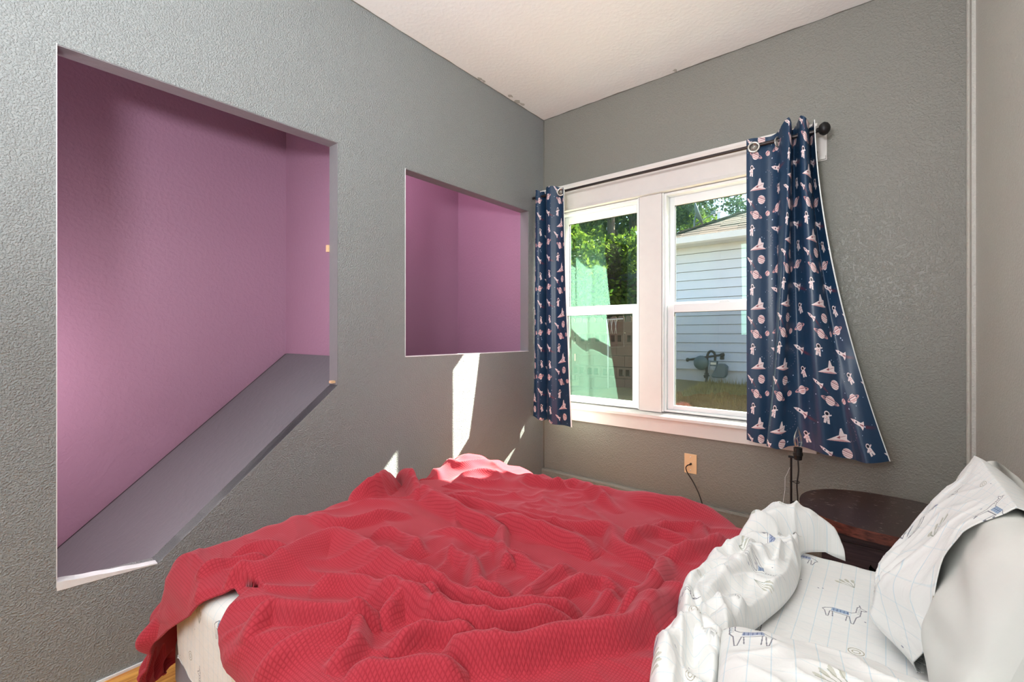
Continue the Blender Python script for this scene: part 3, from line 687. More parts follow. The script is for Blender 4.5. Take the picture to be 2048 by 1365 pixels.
mb = MB(); mb.box(bx0, bx1, by1, by1+.012, .02, nH-tk-.001); mb.build('back_panel', M['dark_wood'], ns)
mb = MB(); mb.box(bx0+.019, bx1-.019, by0+.018, by1, .03, .045); mb.box(bx0+.019, bx1-.019, by0+.018, by1, .165, .180); mb.build('shelf', M['dark_wood'], ns)
# front panel with a scalloped opening
op = [(-.045, .305), (-.04, .318), (-.03, .306), (.0, .300), (.04, .300), (.09, .300), (.115, .306), (.13, .318), (.135, .30)]
mb = MB(); L_, R_ = op[0][0], op[-1][0]; yf0, yf1 = by0, by0+.018
top_z = nH-tk-.001
mb.box(bx0, L_, yf0, yf1, .02, top_z-.035); mb.box(R_, bx1, yf0, yf1, .02, top_z-.035); mb.box(L_, R_, yf0, yf1, .02, .19)
pl = [(L_, top_z-.035)]+[(x, z) for x, z in op]+[(R_, top_z-.035)]
mb.prism([pl[0]]+pl[1:-1]+[pl[-1]], 'y', yf0, yf1); mb.build('front_panel', M['dark_wood'], ns)
mb = MB(); mb.box(bx0-.004, bx1+.004, by0-.006, by0+.016, top_z-.032, top_z-.001); mb.build('apron', M['dark_wood'], ns, bevel=.002)
for (x, y) in ((bx0+.01, by0+.01), (bx1-.03, by0+.01), (bx0+.01, by1-.03), (bx1-.03, by1-.03)): MB().box(x, x+.025, y, y+.025, 0, .02).build('foot', M['dark_wood'], ns)
M['dkgreen'] = plain('dark_green_woven_fabric', sr(56, 62, 50), 0.8, var=0.3, scale=160, bump=.4, bscale=200)
mb = MB(); n_ = 14
for i in range(n_):
    pass
X_, Y_ = np.meshgrid(np.linspace(-.12, .14, 40), np.linspace(1.995, 2.25, 40))
Z_ = .205+.055*(1-((X_-.01)/.15)**4)*(1-((Y_-2.12)/.15)**4)+.012*perlin(X_*30, Y_*30, 5)
tag(grid_object('folded_cloth', np.dstack([X_, Y_, Z_]), M['dkgreen'], np.dstack([X_, Y_])), 'dark green folded cloth inside the opening of the nightstand', 'cloth')
for j in range(2):
    pts = []
    for i in range(26):
        a = i*.62+j; pts.append((.02+.075*math.cos(a)*(1-.01*i)+.01*math.sin(3*a), 2.035+.028*math.sin(a*1.3), .276+.0022*(i % 5)+.003*j))
    tag(MB().tube(smooth_poly(pts, 3), .0026, 6).build('cable', M['rubber'], smooth=True), ['black cable coiled on the dark cloth inside the nightstand, lower coil', 'black cable coiled on the dark cloth inside the nightstand, upper coil'][j], 'cable')

# ================================================================== THE BED
BX0, BX1, BY0, BY1, BH = -1.62, .262, .40, 1.68, .433
bb = tag(empty('bed_base', ((BX0+BX1)/2, (BY0+BY1)/2, 0)), 'low grey fabric bed base under the mattress', 'bed base')
mb = MB().box(BX0-.07, BX1, BY0+.02, BY1, .03, .165); mb.build('box_foundation', M['base_fab'], bb, bevel=.02)
for (x, y) in ((BX0+.05, BY0+.08), (BX0+.05, BY1-.1), (BX1-.1, BY0+.08), (BX1-.1, BY1-.1), (-.65, 1.1)): MB().lathe([(.022, 0), (.026, .03)], (x, y, 0), 14).build('leg', M['black'], bb)
def drape(u, v, R=.06, flare=.10, H=BH, rect=(BX0, BX1, BY0, BY1)):
    x0, x1, y0, y1 = rect; cx = np.clip(u, x0+R, x1-R); cy = np.clip(v, y0+R, y1-R)
    ex = u-cx; ey = v-cy; s = np.sqrt(ex*ex+ey*ey)+1e-9; nx, ny = ex/s, ey/s
    q = R*math.pi/2; th = np.clip(s/R, 0, math.pi/2); ex2 = np.clip(s-q, 0, None)
    hor = R*np.sin(th)+ex2*flare; ver = R*(1-np.cos(th))+ex2*math.sqrt(1-flare*flare)
    P = np.dstack([cx+nx*hor, cy+ny*hor, H-ver])
    Nn = np.dstack([nx*np.sin(th), ny*np.sin(th), np.cos(th)])
    return P, Nn, ex2
mt = tag(empty('mattress', ((BX0+BX1)/2, (BY0+BY1)/2, .166)), 'mattress in a white llama print fitted sheet, pale lilac in the shade', 'mattress')
us, vs_ = np.meshgrid(np.linspace(BX0-.29, BX1+.0, 260), np.linspace(BY0-.29, BY1+.29, 260))
P, Nn, ex2 = drape(us, vs_, R=.055, flare=0.0, rect=(BX0, BX1+.06, BY0, BY1))
wr = perlin(us*5, vs_*9, 1)*.006+perlin(us*14+perlin(us*4, vs_*4)*2, vs_*12, 2)*.004
P = P+Nn*(wr)[..., None]; P[..., 2] = np.maximum(P[..., 2], .172)
P[..., 0] = np.minimum(P[..., 0], BX1+.005)
fsheet = grid_object('fitted_sheet', P, M['llama'], np.dstack([us, vs_]), mt)
mb = MB().box(BX0+.02, BX1-.01, BY0+.02, BY1-.02, .167, BH-.03); mb.build('mattress_core', M['white_pillow'], mt, bevel=.03)

# ---- fold drawing: ridge lines followed on the photographed cloth
def folds_field(x, y, FL, h=.47):
    Z = np.zeros(x.shape)
    for (pts, A, wr_, wl_) in FL:
        W3 = [atH(px, py, h) for px, py in pts]; pl = [(p[0], p[1]) for p in smooth_poly([(w.x, w.y) for w in W3], 4)]
        x0 = min(p[0] for p in pl)-.25; x1 = max(p[0] for p in pl)+.25; y0 = min(p[1] for p in pl)-.25; y1 = max(p[1] for p in pl)+.25
        m = (x > x0) & (x < x1) & (y > y0) & (y < y1)
        if not m.any(): continue
        d, sg, par = polydist(x[m], y[m], pl)
        w = np.where(sg > 0, wr_, wl_)*.88; env = np.clip(np.minimum(par, 1-par)*6, 0.0, 1)**.6
        env = np.maximum(env, 0.02)
        q = A*env*np.exp(-(d/w)**2); Z[m] = np.maximum(Z[m], q)+.22*np.minimum(Z[m], q)
    return Z
BF = [
 ([(822,970),(866,1006),(935,1039),(1005,1065)], .030,.022,.05), ([(983,1039),(1056,1061),(1130,1083),(1188,1110)], .028,.020,.05),
 ([(850,985),(950,1010),(1060,1035),(1150,1060)], .016,.02,.03),
 ([(1119,1050),(1214,1061),(1229,1090),(1269,1116),(1322,1138)], .026,.022,.035), ([(1331,1118),(1313,1167),(1283,1204),(1240,1240)], .030,.018,.028),
 ([(1331,1122),(1371,1109),(1423,1092),(1450,1078)], .026,.022,.03), ([(760,1130),(800,1156),(873,1178),(954,1211),(1034,1230),(1130,1226),(1152,1208)], .026,.018,.035),
 ([(740,1190),(800,1204),(873,1240),(965,1266),(1056,1262),(1148,1248)], .034,.020,.040), ([(900,1290),(939,1314),(1020,1325),(1130,1308),(1225,1296),(1287,1266),(1313,1230),(1382,1170)], .040,.022,.05),
 ([(1050,965),(1100,975),(1159,973),(1240,1021)], .020,.022,.03), ([(1170,975),(1232,984),(1313,1010),(1393,1024),(1470,1040)], .026,.03,.022),
 ([(1005,1046),(1005,1105),(1020,1134)], .018,.02,.018), ([(884,1098),(946,1138),(957,1178),(1020,1193)], .020,.022,.018), ([(1100,1193),(1152,1171),(1206,1167),(1232,1189)], .020,.016,.03),
 ([(1240,1085),(1313,1061),(1400,1094)], .018,.02,.02), ([(1250,1080),(1330,1050),(1420,1055)], .016,.018,.02), ([(1393,1040),(1410,1080),(1450,1100)], .016,.02,.02),
 ([(475,1172),(469,1159),(523,1150),(577,1121),(660,1086),(708,1096),(756,1128),(826,1159),(899,1182)], .034,.055,.014),
 ([(504,1256),(549,1230),(593,1239),(651,1242),(708,1249),(762,1252)], .032,.014,.04), ([(523,1310),(618,1285),(690,1265),(740,1230)], .022,.03,.018),
 ([(714,1245),(714,1296),(660,1341)], .022,.02,.02), ([(759,1252),(797,1217),(842,1204),(899,1217)], .026,.025,.018), ([(778,1312),(842,1282),(899,1277),(960,1290)], .026,.014,.03),
 ([(628,1030),(676,1050),(727,1045),(823,1029)], .022,.018,.028), ([(700,1000),(745,992),(780,972),(805,953),(822,966),(840,1000)], .055,.026,.024), ([(745,1068),(797,1076),(850,1110)], .018,.02,.02),
 ([(460,1105),(520,1090),(590,1100),(640,1085)], .018,.02,.018), ([(400,1140),(470,1120),(540,1115)], .016,.02,.018), ([(980,1090),(1040,1120),(1100,1160)], .014,.02,.02),
 ([(1040,1205),(1090,1160),(1150,1130)], .016,.018,.02), ([(620,1180),(690,1165),(760,1190),(800,1225)], .022,.03,.02), ([(1150,1290),(1200,1250),(1260,1250)], .020,.02,.02),
 ([(700,1340),(780,1350),(860,1345),(930,1360)], .022,.02,.03), ([(1230,1180),(1180,1230),(1160,1260)], .014,.016,.018), ([(860,1060),(930,1075),(1000,1100),(1060,1105)], .014,.018,.02),
]
def ridged(x, y, sd): return 1-np.abs(perlin(x, y, sd))*2.2
def micro(u, v):
    wx = perlin(u*2+5, v*2, 7); wy = perlin(u*2, v*2+9, 8)
    a = np.clip(ridged(u*2.2+v*3.0+wx*1.6, v*5.2-u*1.8+wy*1.6, 9), 0, 1)**2*.014
    b = np.clip(ridged(u*6+wx*3-v*3, v*5+wy*3+u*2, 11), 0, 1)**2*.0055
    c = perlin(u*2.2, v*2.6, 12)*.016
    return a+1.5*b*sstep(-.2, .2, perlin(u*3+2, v*3, 15))+c
ns_, nt_ = 560, 470
tt = np.linspace(0, 1, nt_); tt = tt[:, None]; ss = np.linspace(0, 1, ns_)[None, :]
uL = np.interp(tt, [0, .3, .6, 1], [-1.965, -1.99, -1.97, -1.96]); uR = np.interp(tt, [0, .2, .4, .55, .7, .85, 1], [-.335, -.33, -.31, -.335, -.30, -.27, -.24])
U_ = uL*(1-ss)+uR*ss
vN = np.interp(U_, [-1.99, -1.86, -1.72, -1.62, -1.50, -1.37, -1.27, -1.235, -1.20, -1.10, -1.0, -.90, -.75, -.5, -.2], [.16, .12, .11, .16, .26, .345, .445, .445, .375, .33, .335, .335, .33, .28, .28])
vF = 1.85+.02*np.sin(U_*9)
V_ = vN*(1-tt)+vF*tt
P, Nn, ex2 = drape(U_, V_, R=.075, flare=.20, H=BH+.016, rect=(BX0-.022, BX1, BY0-.022, BY1+.015))
H_ = 1.6*folds_field(P[..., 0], P[..., 1], BF)*np.exp(-(ex2/.05)**2)+micro(U_, V_)
# raised heap at the foot against the wall, under the sun
H_ += .036*np.exp(-(((P[..., 0]+1.45)/.30)**2+((P[..., 1]-1.56)/.16)**2))*np.exp(-ex2*6)
H_ -= .03*np.exp(-(((P[..., 0]+1.52)/.12)**2+((P[..., 1]-1.27)/.14)**2))
hx = P[..., 0]; hy = P[..., 1]
heap = np.exp(-(((hx+1.42)/.30)**2+((hy-1.46)/.24)**2))
H_ += heap*(np.clip(ridged(hx*5+hy*5, hy*9-hx*3, 21), 0, 1)**2*.030)
# thicker near-side layer lying over the corner fold
hang = np.exp(-(np.minimum(ex2, 1)/.5)**2)*(ex2 > 0)
ang = np.arctan2(V_-1.0, U_+.8)
H_ += sstep(0, .12, ex2)*(.022*np.sin((U_+V_)*26)+.012*np.sin((U_-V_)*41+1))
# sink the hem edges down on to what they lie on
edge = np.minimum(ss*(1.6), (1-ss)*1.6); H_ *= sstep(0, .02, edge)*.8+.2
H_ = np.maximum(H_, .002)
H_ *= 0.35+0.65*sstep(0, .035, V_-vN)
P = P+Nn*H_[..., None]
P[..., 2] = np.maximum(P[..., 2], .075+.01*np.sin(U_*30))
P[..., 0] = np.maximum(P[..., 0], XL+.02)
bl = grid_object('blanket', P, M['blanket'], np.dstack([U_, V_]))
md = bl.modifiers.new('thickness', 'SOLIDIFY'); md.thickness = .006; md.offset = -1
tag(bl, 'rumpled red waffle knit blanket spread over the bed', 'blanket')

# ---- cream underside of the top sheet, hanging out at the near side
uu, vv = np.meshgrid(np.linspace(0, 1, 130), np.linspace(0, 1, 110))
vbot = .10; Vv = vbot+(.50-vbot)*vv
ul = np.interp(vv, [0, .25, .5, .75, 1], [-.90, -1.03, -1.11, -1.16, -1.24]); Uu = ul*(1-uu)+(-.35)*uu
P, Nn, ex2 = drape(Uu, Vv, R=.06, flare=.03, H=BH+.005, rect=(BX0, BX1, BY0-.006, BY1))
hh = .002+.010*np.exp(-((uu-.05)/.04)**2)+.006*np.sin(uu*38+vv*5)*sstep(0, .1, ex2)+.004*perlin(Uu*16, Vv*14, 3)
P = P+Nn*np.maximum(hh, .002)[..., None]
o = grid_object('top_sheet', P, M['cream'], np.dstack([Uu, Vv]))
md = o.modifiers.new('thickness', 'SOLIDIFY'); md.thickness = .002; md.offset = -1
tag(o, 'cream sheet hanging out from under the red waffle blanket', 'sheet')

# ---- white bunched sheet beside the pillows
def px2(pts, h): return np.array([tuple(atH(x, y, h))[:2] for x, y in pts])
Lp = px2([(1330, 1480), (1300, 1400), (1306, 1345), (1312, 1290), (1350, 1248), (1362, 1200), (1392, 1165), (1405, 1130), (1455, 1108), (1475, 1085), (1510, 1062)], BH+.04)
Rp = px2([(1425, 1480), (1440, 1400), (1458, 1345), (1480, 1290), (1525, 1250), (1565, 1215), (1590, 1180), (1600, 1140), (1603, 1112), (1650, 1108), (1690, 1112)], BH+.01)
Ls = np.array(smooth_poly(Lp, 14)); Rs = np.array(smooth_poly(Rp, 14)); nr = 300; nc = 200
pa = np.linspace(0, 1, len(Ls)); t1 = np.linspace(0, 1, nr); Lx = np.stack([np.interp(t1, pa, Ls[:, i]) for i in (0, 1)], -1); Rx = np.stack([np.interp(t1, pa, Rs[:, i]) for i in (0, 1)], -1)
s1 = np.linspace(0, 1, nc)[None, :]; t1 = t1[:, None]
X_ = Lx[:, 0:1]*(1-s1)+Rx[:, 0:1]*s1; Y_ = Lx[:, 1:2]*(1-s1)+Rx[:, 1:2]*s1
SF = [([(1330,1400),(1335,1330),(1400,1290),(1450,1330),(1500,1400)], .045,.02,.03), ([(1360,1245),(1395,1270),(1420,1300),(1435,1360)], .035,.02,.018),
      ([(1395,1235),(1430,1190),(1480,1145),(1530,1120),(1590,1105)], .032,.016,.03), ([(1380,1240),(1372,1200),(1400,1160),(1440,1150),(1475,1150)], .030,.018,.022),
      ([(1400,1240),(1460,1225),(1530,1232),(1590,1200)], .022,.02,.02), ([(1455,1110),(1480,1098),(1505,1108),(1490,1130)], .030,.012,.014),
      ([(1480,1085),(1530,1090),(1575,1100),(1620,1098)], .018,.014,.02), ([(1340,1290),(1385,1300),(1420,1340),(1440,1380)], .03,.016,.02), ([(1500,1300),(1480,1260),(1420,1250)], .02,.016,.02)]
H2 = folds_field(X_, Y_, SF, BH+.06)
edge = np.minimum(s1, 1-s1); arch = sstep(.84, .93, t1)*(1-sstep(.985, 1.0, t1)*.6)
H2 = H2+.020*sstep(0, .12, s1)+.025*sstep(0, .10, 1-s1)+.075*arch*np.sin(math.pi*np.clip(s1, 0, 1))**.5
H2 += .010*perlin(X_*22+perlin(X_*8, Y_*8)*2, Y_*16, 6)+np.clip(ridged(X_*12+Y_*7, Y_*7-X_*6, 14), 0, 1)**3*.018
roll = np.clip(edge/.05, 0, 1); H2 = .004+H2*(np.sqrt(1-(1-roll)**2))
P = np.dstack([X_, Y_, BH+.012+np.maximum(H2, .003)])
over = np.clip(Y_-(BY1-.03), 0, None); P[..., 2] -= over*0.9
o = grid_object('bunched_sheet', P, M['llama2'], np.dstack([X_*1.4, Y_*1.4]))
md = o.modifiers.new('thickness', 'SOLIDIFY'); md.thickness = .003; md.offset = -1
tag(o, 'crumpled white llama print top sheet bunched between red blanket and pillows', 'sheet')

# ---- pillows
def pillow_pts(nu, nv, L, W_, T_, pinch=.06, k=.34):
    """closed pillow as two sheets; returns (2,nv,nu,3) local: x length, y width, z thickness"""
    a, b = np.meshgrid(np.linspace(-1, 1, nu), np.linspace(-1, 1, nv))
    prof = ((1-np.abs(a)**2.6)*(1-np.abs(b)**2.6)).clip(0)**k
    X = a*L/2*(1-pinch*(1-b*b)*np.abs(a)**3*1.0); Y = b*W_/2*(1-pinch*(1-a*a)*np.abs(b)**3*1.2)
    return a, b, X, Y, prof*T_/2
def pillow(name, L, W_, T_, Mx, mat, seed, sel=None, wr=.01, uvs=1.0, thick=None):
    a, b, X, Y, Z = pillow_pts(150, 120, L, W_, T_)
    if sel is not None: X = sel(a, b, X)
    nz1 = (perlin(a*2.4+seed, b*2.2, seed)*.9+(np.clip(ridged(a*2+b*2, b*3-a*1.5, seed+1), 0, 1)**3)*.8)*wr
    fr = (Z/T_*2).clip(0, 1)
    F1 = np.dstack([X, Y, Z+nz1*fr]); F2 = np.dstack([X, Y, -Z+perlin(a*2, b*2+seed, seed)*wr*fr])
    obs = []
    for Pp in (F1, F2):
        Q = np.einsum('ij,abj->abi', np.array(Mx.to_3x3()), Pp)+np.array(Mx.to_translation()); obs.append(Q)
    n, m = a.shape; st = np.concatenate([obs[0], obs[1][::-1]], 0)   # wrap as one strip
    st = np.concatenate([st, obs[0][:1]], 0)
    UVm = np.dstack([X, Y]); uv = np.concatenate([UVm, UVm[::-1]+.13, UVm[:1]], 0)*uvs
    return st, uv
# lying pillow at the frame's lower edge
Mx = Matrix.Translation((.03, .755, BH+.068)) @ Euler((math.radians(2), math.radians(2), math.radians(9))).to_matrix().to_4x4()
st, uv = pillow('p', .50, .46, .18, Mx, None, 3)
tag(grid_object('pillow', st, M['llama'], uv), 'white llama print pillow lying flat at the near edge of the bed', 'pillow', 'llama print pillows on the bed')
# upright pillow leaning on the right wall
base = Matrix.Translation((.115, 1.27, BH+.188)) @ Euler((0, 0, math.radians(90))).to_matrix().to_4x4() @ Euler((math.radians(107), 0, 0)).to_matrix().to_4x4()
pr = tag(empty('pillow', (.165, 1.24, BH)), 'upright llama print pillow leaning on the right wall, white inner pillow showing', 'pillow', 'llama print pillows on the bed')
st, uv = pillow('p', .62, .37, .15, Matrix.Translation((.035, 0, 0)) @ base, None, 5, wr=.026)
st[..., 0] = np.minimum(st[..., 0], XR-.004)
grid_object('inner_pillow', st, M['white_pillow'], uv, pr)
# case: larger shell covering the far part, open toward the camera
a, b = np.meshgrid(np.linspace(-1, 1, 170), np.linspace(-math.pi, math.pi, 220))
# cross-section ring at each length position a (a=-1 open mouth, a=1 closed far end)
Lc = .42; 
xl = a*Lc/2+.118
tfar = np.clip(1-((a+1)/2)**5, 0, 1)**.6
hw = .196; ht = .088*tfar+.002
wv_ = .018*np.sin(3*b+1.0)*(1-a)/2+.008*np.sin(7*b+2*a)*(1-a)/2
yy = hw*np.sign(np.cos(b))*np.abs(np.cos(b))**.75*(1-.05*(a > 0)*a**4); zz = (ht)*np.sign(np.sin(b))*np.abs(np.sin(b))**.9
fr_ = 1-np.abs(np.cos(b))**4
zz = zz*(1+.35*(1-a)/2)+wv_*fr_+fr_*(np.clip(ridged(a*2.6+b, a*2-b*1.1, 31), 0, 1)**3*.016-.004)*np.sign(zz)
front = (zz < 0)
zz = np.where(front, zz*(.72-.55*yy/hw), zz)
lip = sstep(-.72, -1.0, a)
zz = np.where(front, zz*(1-.75*lip*np.clip(.6-yy/hw, 0, 1)), zz); xl = np.where(front, xl-.03*lip*np.clip(.3-yy/hw, 0, 1), xl)
xl = xl-.05*(1-a)/2*np.cos(b*1+0.4)-.05*np.exp(-((b-1.2)/.6)**2)*(1-a)/2
loc = np.dstack([xl, yy, zz]); Q = np.einsum('ij,abj->abi', np.array(base.to_3x3()), loc)+np.array(base.to_translation())
Q[..., 0] = np.minimum(Q[..., 0], XR-.003); Q[..., 2] = np.maximum(Q[..., 2], BH+.008)
cs = grid_object('pillowcase', Q, M['llama_case'], np.dstack([xl, b*.13]), pr)
md = cs.modifiers.new('thickness', 'SOLIDIFY'); md.thickness = .002; md.offset = 0

# ================================================================== OUTSIDE
M['siding'] = plain('white_lap_siding', sr(205, 209, 216), 0.6, var=0.03, scale=3, bump=.06, bscale=12)
M['foundation'] = plain('pale_painted_concrete', sr(205, 204, 208), 0.9, var=0.06, bump=.3, bscale=20)
M['gutter'] = plain('white_gutter_metal', sr(226, 230, 238), 0.45, var=0.02)
M['soil'] = plain('dry_grass_ground', sr(140, 118, 72), 0.95, var=0.25, scale=3, bump=.8, bscale=30)
M['grassb'] = plain('dry_grass_blade', sr(164, 142, 84), 0.85, var=0.3, scale=1.5)
M['meter'] = plain('grey_meter_metal', sr(96, 106, 110), 0.5, 0.3, var=0.05)
M['pipe'] = plain('weathered_pipe_metal', sr(78, 68, 62), 0.6, 0.4, var=0.15, scale=30)
M['dial'] = plain('pale_dial', sr(222, 216, 196), 0.4, var=0.05)
M['block'] = plain('brown_concrete_block', sr(112, 84, 68), 0.9, var=0.12, bump=.4, bscale=30)
M['wire'] = plain('pale_wire', sr(220, 216, 208), 0.5, var=0.02)
m, t, p = newmat('brown_shingle'); oi = N(t, 'NewGeometry'); r = N(t, 'ValToRGB')  # brown shingle colour, tone random per piece
r.color_ramp.elements[0].color = sr(46, 33, 26); r.color_ramp.elements[1].color = sr(76, 58, 46)
t.links.new(oi.outputs['Random Per Island'], r.inputs[0]); t.links.new(r.outputs[0], p.inputs['Base Color']); p.inputs['Roughness'].default_value = .95; M['shingle'] = m
def leafmat(name, c1, c2):
    m, t, p = newmat(name); t.nodes.remove(p); out = [n for n in t.nodes if n.type == 'OUTPUT_MATERIAL'][0]
    g = N(t, 'NewGeometry'); r = N(t, 'ValToRGB'); r.color_ramp.elements[0].color = c1; r.color_ramp.elements[1].color = c2
    t.links.new(g.outputs['Random Per Island'], r.inputs[0]); d = N(t, 'BsdfDiffuse'); tl_ = N(t, 'BsdfTranslucent'); ms = N(t, 'MixShader'); ms.inputs[0].default_value = .45
    t.links.new(r.outputs[0], d.inputs[0]); t.links.new(r.outputs[0], tl_.inputs[0]); t.links.new(d.outputs[0], ms.inputs[1]); t.links.new(tl_.outputs[0], ms.inputs[2]); t.links.new(ms.outputs[0], out.inputs[0]); return m
M['leafA'] = leafmat('bright_green_leaves', (.03, .075, .010, 1), (.12, .18, .02, 1))
M['leafB'] = leafmat('dark_green_leaves', (.009, .022, .008, 1), (.035, .06, .016, 1))
M['bark'] = plain('tree_bark', sr(84, 72, 60), .95, var=.2, scale=20, bump=.6, bscale=30)
# ground, rising to the neighbour's wall
gx, gy = np.meshgrid(np.linspace(-22, 14, 180), np.linspace(2.95, 34, 160))
gz = -.06+.34*sstep(3.5, 8.3, gy)-.10*sstep(-3, 1, gx)*sstep(6, 8.3, gy)+.03*perlin(gx*1.2, gy*1.2, 2)-.25*sstep(-3.2, -5, gx)*sstep(5, 8, gy)
def ghz(x, y): return float((-.06+.34*sstep(3.5, 8.3, np.array(y))-.10*sstep(-3, 1, np.array(x))*sstep(6, 8.3, np.array(y))-.25*sstep(-3.2, -5, np.array(x))*sstep(5, 8, np.array(y))))
g = grid_object('ground', np.dstack([gx, gy, gz]), M['soil'], np.dstack([gx, gy])); g['kind'] = 'structure'
n = 26000
bx = rng.uniform(-2.4, 1.6, n); by = rng.uniform(5.6, 8.26, n); hb = rng.uniform(.02, .07, n)*(1+1.6*(by > 8.12)*(rng.rand(n) < .25)); aa = rng.uniform(0, 6.28, n)
bz = -.06+.34*sstep(3.5, 8.3, by)-.10*sstep(-3, 1, bx)*sstep(6, 8.3, by)+.03*perlin(bx*1.2, by*1.2, 2)-.25*sstep(-3.2, -5, bx)*sstep(5, 8, by)
w = .006; V3 = np.stack([np.stack([bx-np.cos(aa)*w, by-np.sin(aa)*w, bz-.01], -1), np.stack([bx+np.cos(aa)*w, by+np.sin(aa)*w, bz-.01], -1), np.stack([bx+rng.normal(0, .02, n), by+rng.normal(0, .02, n), bz+hb], -1)], 1).reshape(-1, 3)
me = bpy.data.meshes.new('dry_grass'); me.vertices.add(3*n); me.vertices.foreach_set('co', V3.reshape(-1)); me.loops.add(3*n); me.loops.foreach_set('vertex_index', np.arange(3*n, dtype=np.int32))
me.polygons.add(n); me.polygons.foreach_set('loop_start', np.arange(0, 3*n, 3, dtype=np.int32)); me.polygons.foreach_set('loop_total', np.full(n, 3, dtype=np.int32)); me.update(calc_edges=True)
me.materials.append(M['grassb']); o = bpy.data.objects.new('dry_grass', me); COL.objects.link(o)
tag(o, 'dry brown grass growing below the white siding next door', 'grass', kind='stuff')

# neighbour's house
NY = 8.30; NX0 = -3.02; NX1 = 4.6; NYB = 13.0
hs_ = tag(empty('house', (0.8, NY, 0)), 'white sided house next door with brown shingle hip roof', 'house')
MB().box(NX0+.03, NX1, NY+.03, NYB, -.4, .50).build('foundation', M['foundation'], hs_)
MB().box(NX0+.02, NX1, NY+.022, NYB, .50, 2.70).build('shade_line_core', M['pipe'], hs_)  # dark core paints the shadow lines seen between the siding boards
step = .158; z = .49; i = 0
while z < 2.64:
    mb = MB(); z1 = min(z+step-.007, 2.69); mb.prism([(NY+.02, z), (NY-.014, z), (NY+.006, z1), (NY+.02, z1)], 'x', NX0, NX1)
    mb.build('siding_board', M['siding'], hs_); z += step
mb = MB().box(NX0-.02, NX0+.07, NY-.014, NY+.02, .47, 2.69); mb.build('corner_board', M['siding'], hs_)
mb = MB().box(NX0-.3, NX1+.3, NY-.33, NY+.02, 2.66, 2.675); mb.build('soffit', M['siding'], hs_)
mb = MB(); mb.prism([(NY-.35, 2.66), (NY-.33, 2.66), (NY-.33, 2.77), (NY-.35, 2.77)], 'x', NX0-.3, NX1+.3); mb.prism([(NY-.43, 2.67), (NY-.35, 2.655), (NY-.35, 2.67), (NY-.42, 2.68), (NY-.45, 2.765), (NY-.46, 2.765)], 'x', NX0-.3, NX1+.3)
mb.build('gutter', M['gutter'], hs_)
ex0, ex1, ey0, ey1 = NX0-.32, NX1+.35, NY-.38, NYB+.35; ph = .475; rzh = 2.74
hx_ = min((ex1-ex0), (ey1-ey0))/2
A_ = [(ex0, ey0, rzh), (ex1, ey0, rzh), (ex1, ey1, rzh), (ex0, ey1, rzh)]
R1 = (ex0+hx_, ey0+hx_, rzh+ph*hx_); R2 = (ex1-hx_, ey1-hx_, rzh+ph*hx_)
mb = MB(); mb.add(A_+[R1, R2], [(0, 1, 4), (1, 2, 5, 4), (2, 3, 5), (3, 0, 4, 5), (0, 3, 2, 1)]); mb.build('roof_deck', M['shingle'], hs_)
mb = MB(); c_h = .135; row = 0; y = ey0-.03
while y < ey0+hx_-.2:
    d = y-ey0; xa = ex0+max(d, 0); xb = min(ex1-max(d, 0), 3.0); x = xa-(row % 2)*.15
    while x < xb:
        wv2 = .30; z0 = rzh+ph*d; lift = .012+.010*random.random(); x1 = min(x+wv2-.006, xb)
        if x1 > xa:
            xs_ = max(x, xa); mb.add([(xs_, y, z0+lift), (x1, y, z0+lift), (x1, y+c_h+.03, z0+ph*(c_h+.03)+.008), (xs_, y+c_h+.03, z0+ph*(c_h+.03)+.008), (xs_, y, z0-.002), (x1, y, z0-.002)], [(0, 1, 2, 3), (4, 5, 1, 0), (0, 3, 4), (1, 5, 2)])
        x += wv2
    y += c_h; row += 1
o = mb.build('shingles', M['shingle'], hs_); o['kind'] = 'stuff'
mb = MB()
for k in range(24):
    d = .1+k*.18; c = Vector((ex0+d, ey0+d, rzh+ph*d+.02)); mb.obox(c, (1, 1, ph), (1, -1, 0), (0, 0, 1), .11, .10, .012)
mb.build('hip_cap', M['shingle'], hs_)
# satellite dish on the hip
dc = atD(1392, 430, 8.95)
dsh = tag(empty('satellite_dish', (dc.x, dc.y, dc.z-.25)), 'grey satellite dish standing on the roof of the house next door', 'satellite dish')
mb = MB(); mb.lathe([(0, 0), (.10, .012), (.20, .045), (.235, .065), (.240, .062), (.20, .036), (.10, .002), (0, -.01)], dc, 24, (1.0, .25, .35)); mb.build('reflector', M['meter'], dsh, smooth=True)
mb = MB().tube([dc, dc+Vector((-.03, 0, -.12)), dc+Vector((-.04, 0.02, -.42))], .022, 8); mb.build('mast', M['meter'], dsh)
mb = MB().tube([dc+Vector((0, 0, -.18)), dc+Vector((.30, .05, -.02))], .012, 6); mb.obox(dc+Vector((.32, .05, 0)), (1, 0, 0), (0, 1, 0), (0, 0, 1), .04, .03, .03); mb.build('feed_arm', M['meter'], dsh)
mb = MB(); c = atD(1438, 438, 9.4); mb.tube([c+Vector((0, 0, -.25)), c+Vector((0, 0, .12))], .035, 10); mb.lathe([(.05, 0), (.06, .02), (0, .06)], c+Vector((0, 0, .12)), 10)
tag(mb.build('vent_pipe', M['gutter'], smooth=True, auto=.6), 'pale vent pipe on the roof beside the dish', 'vent')

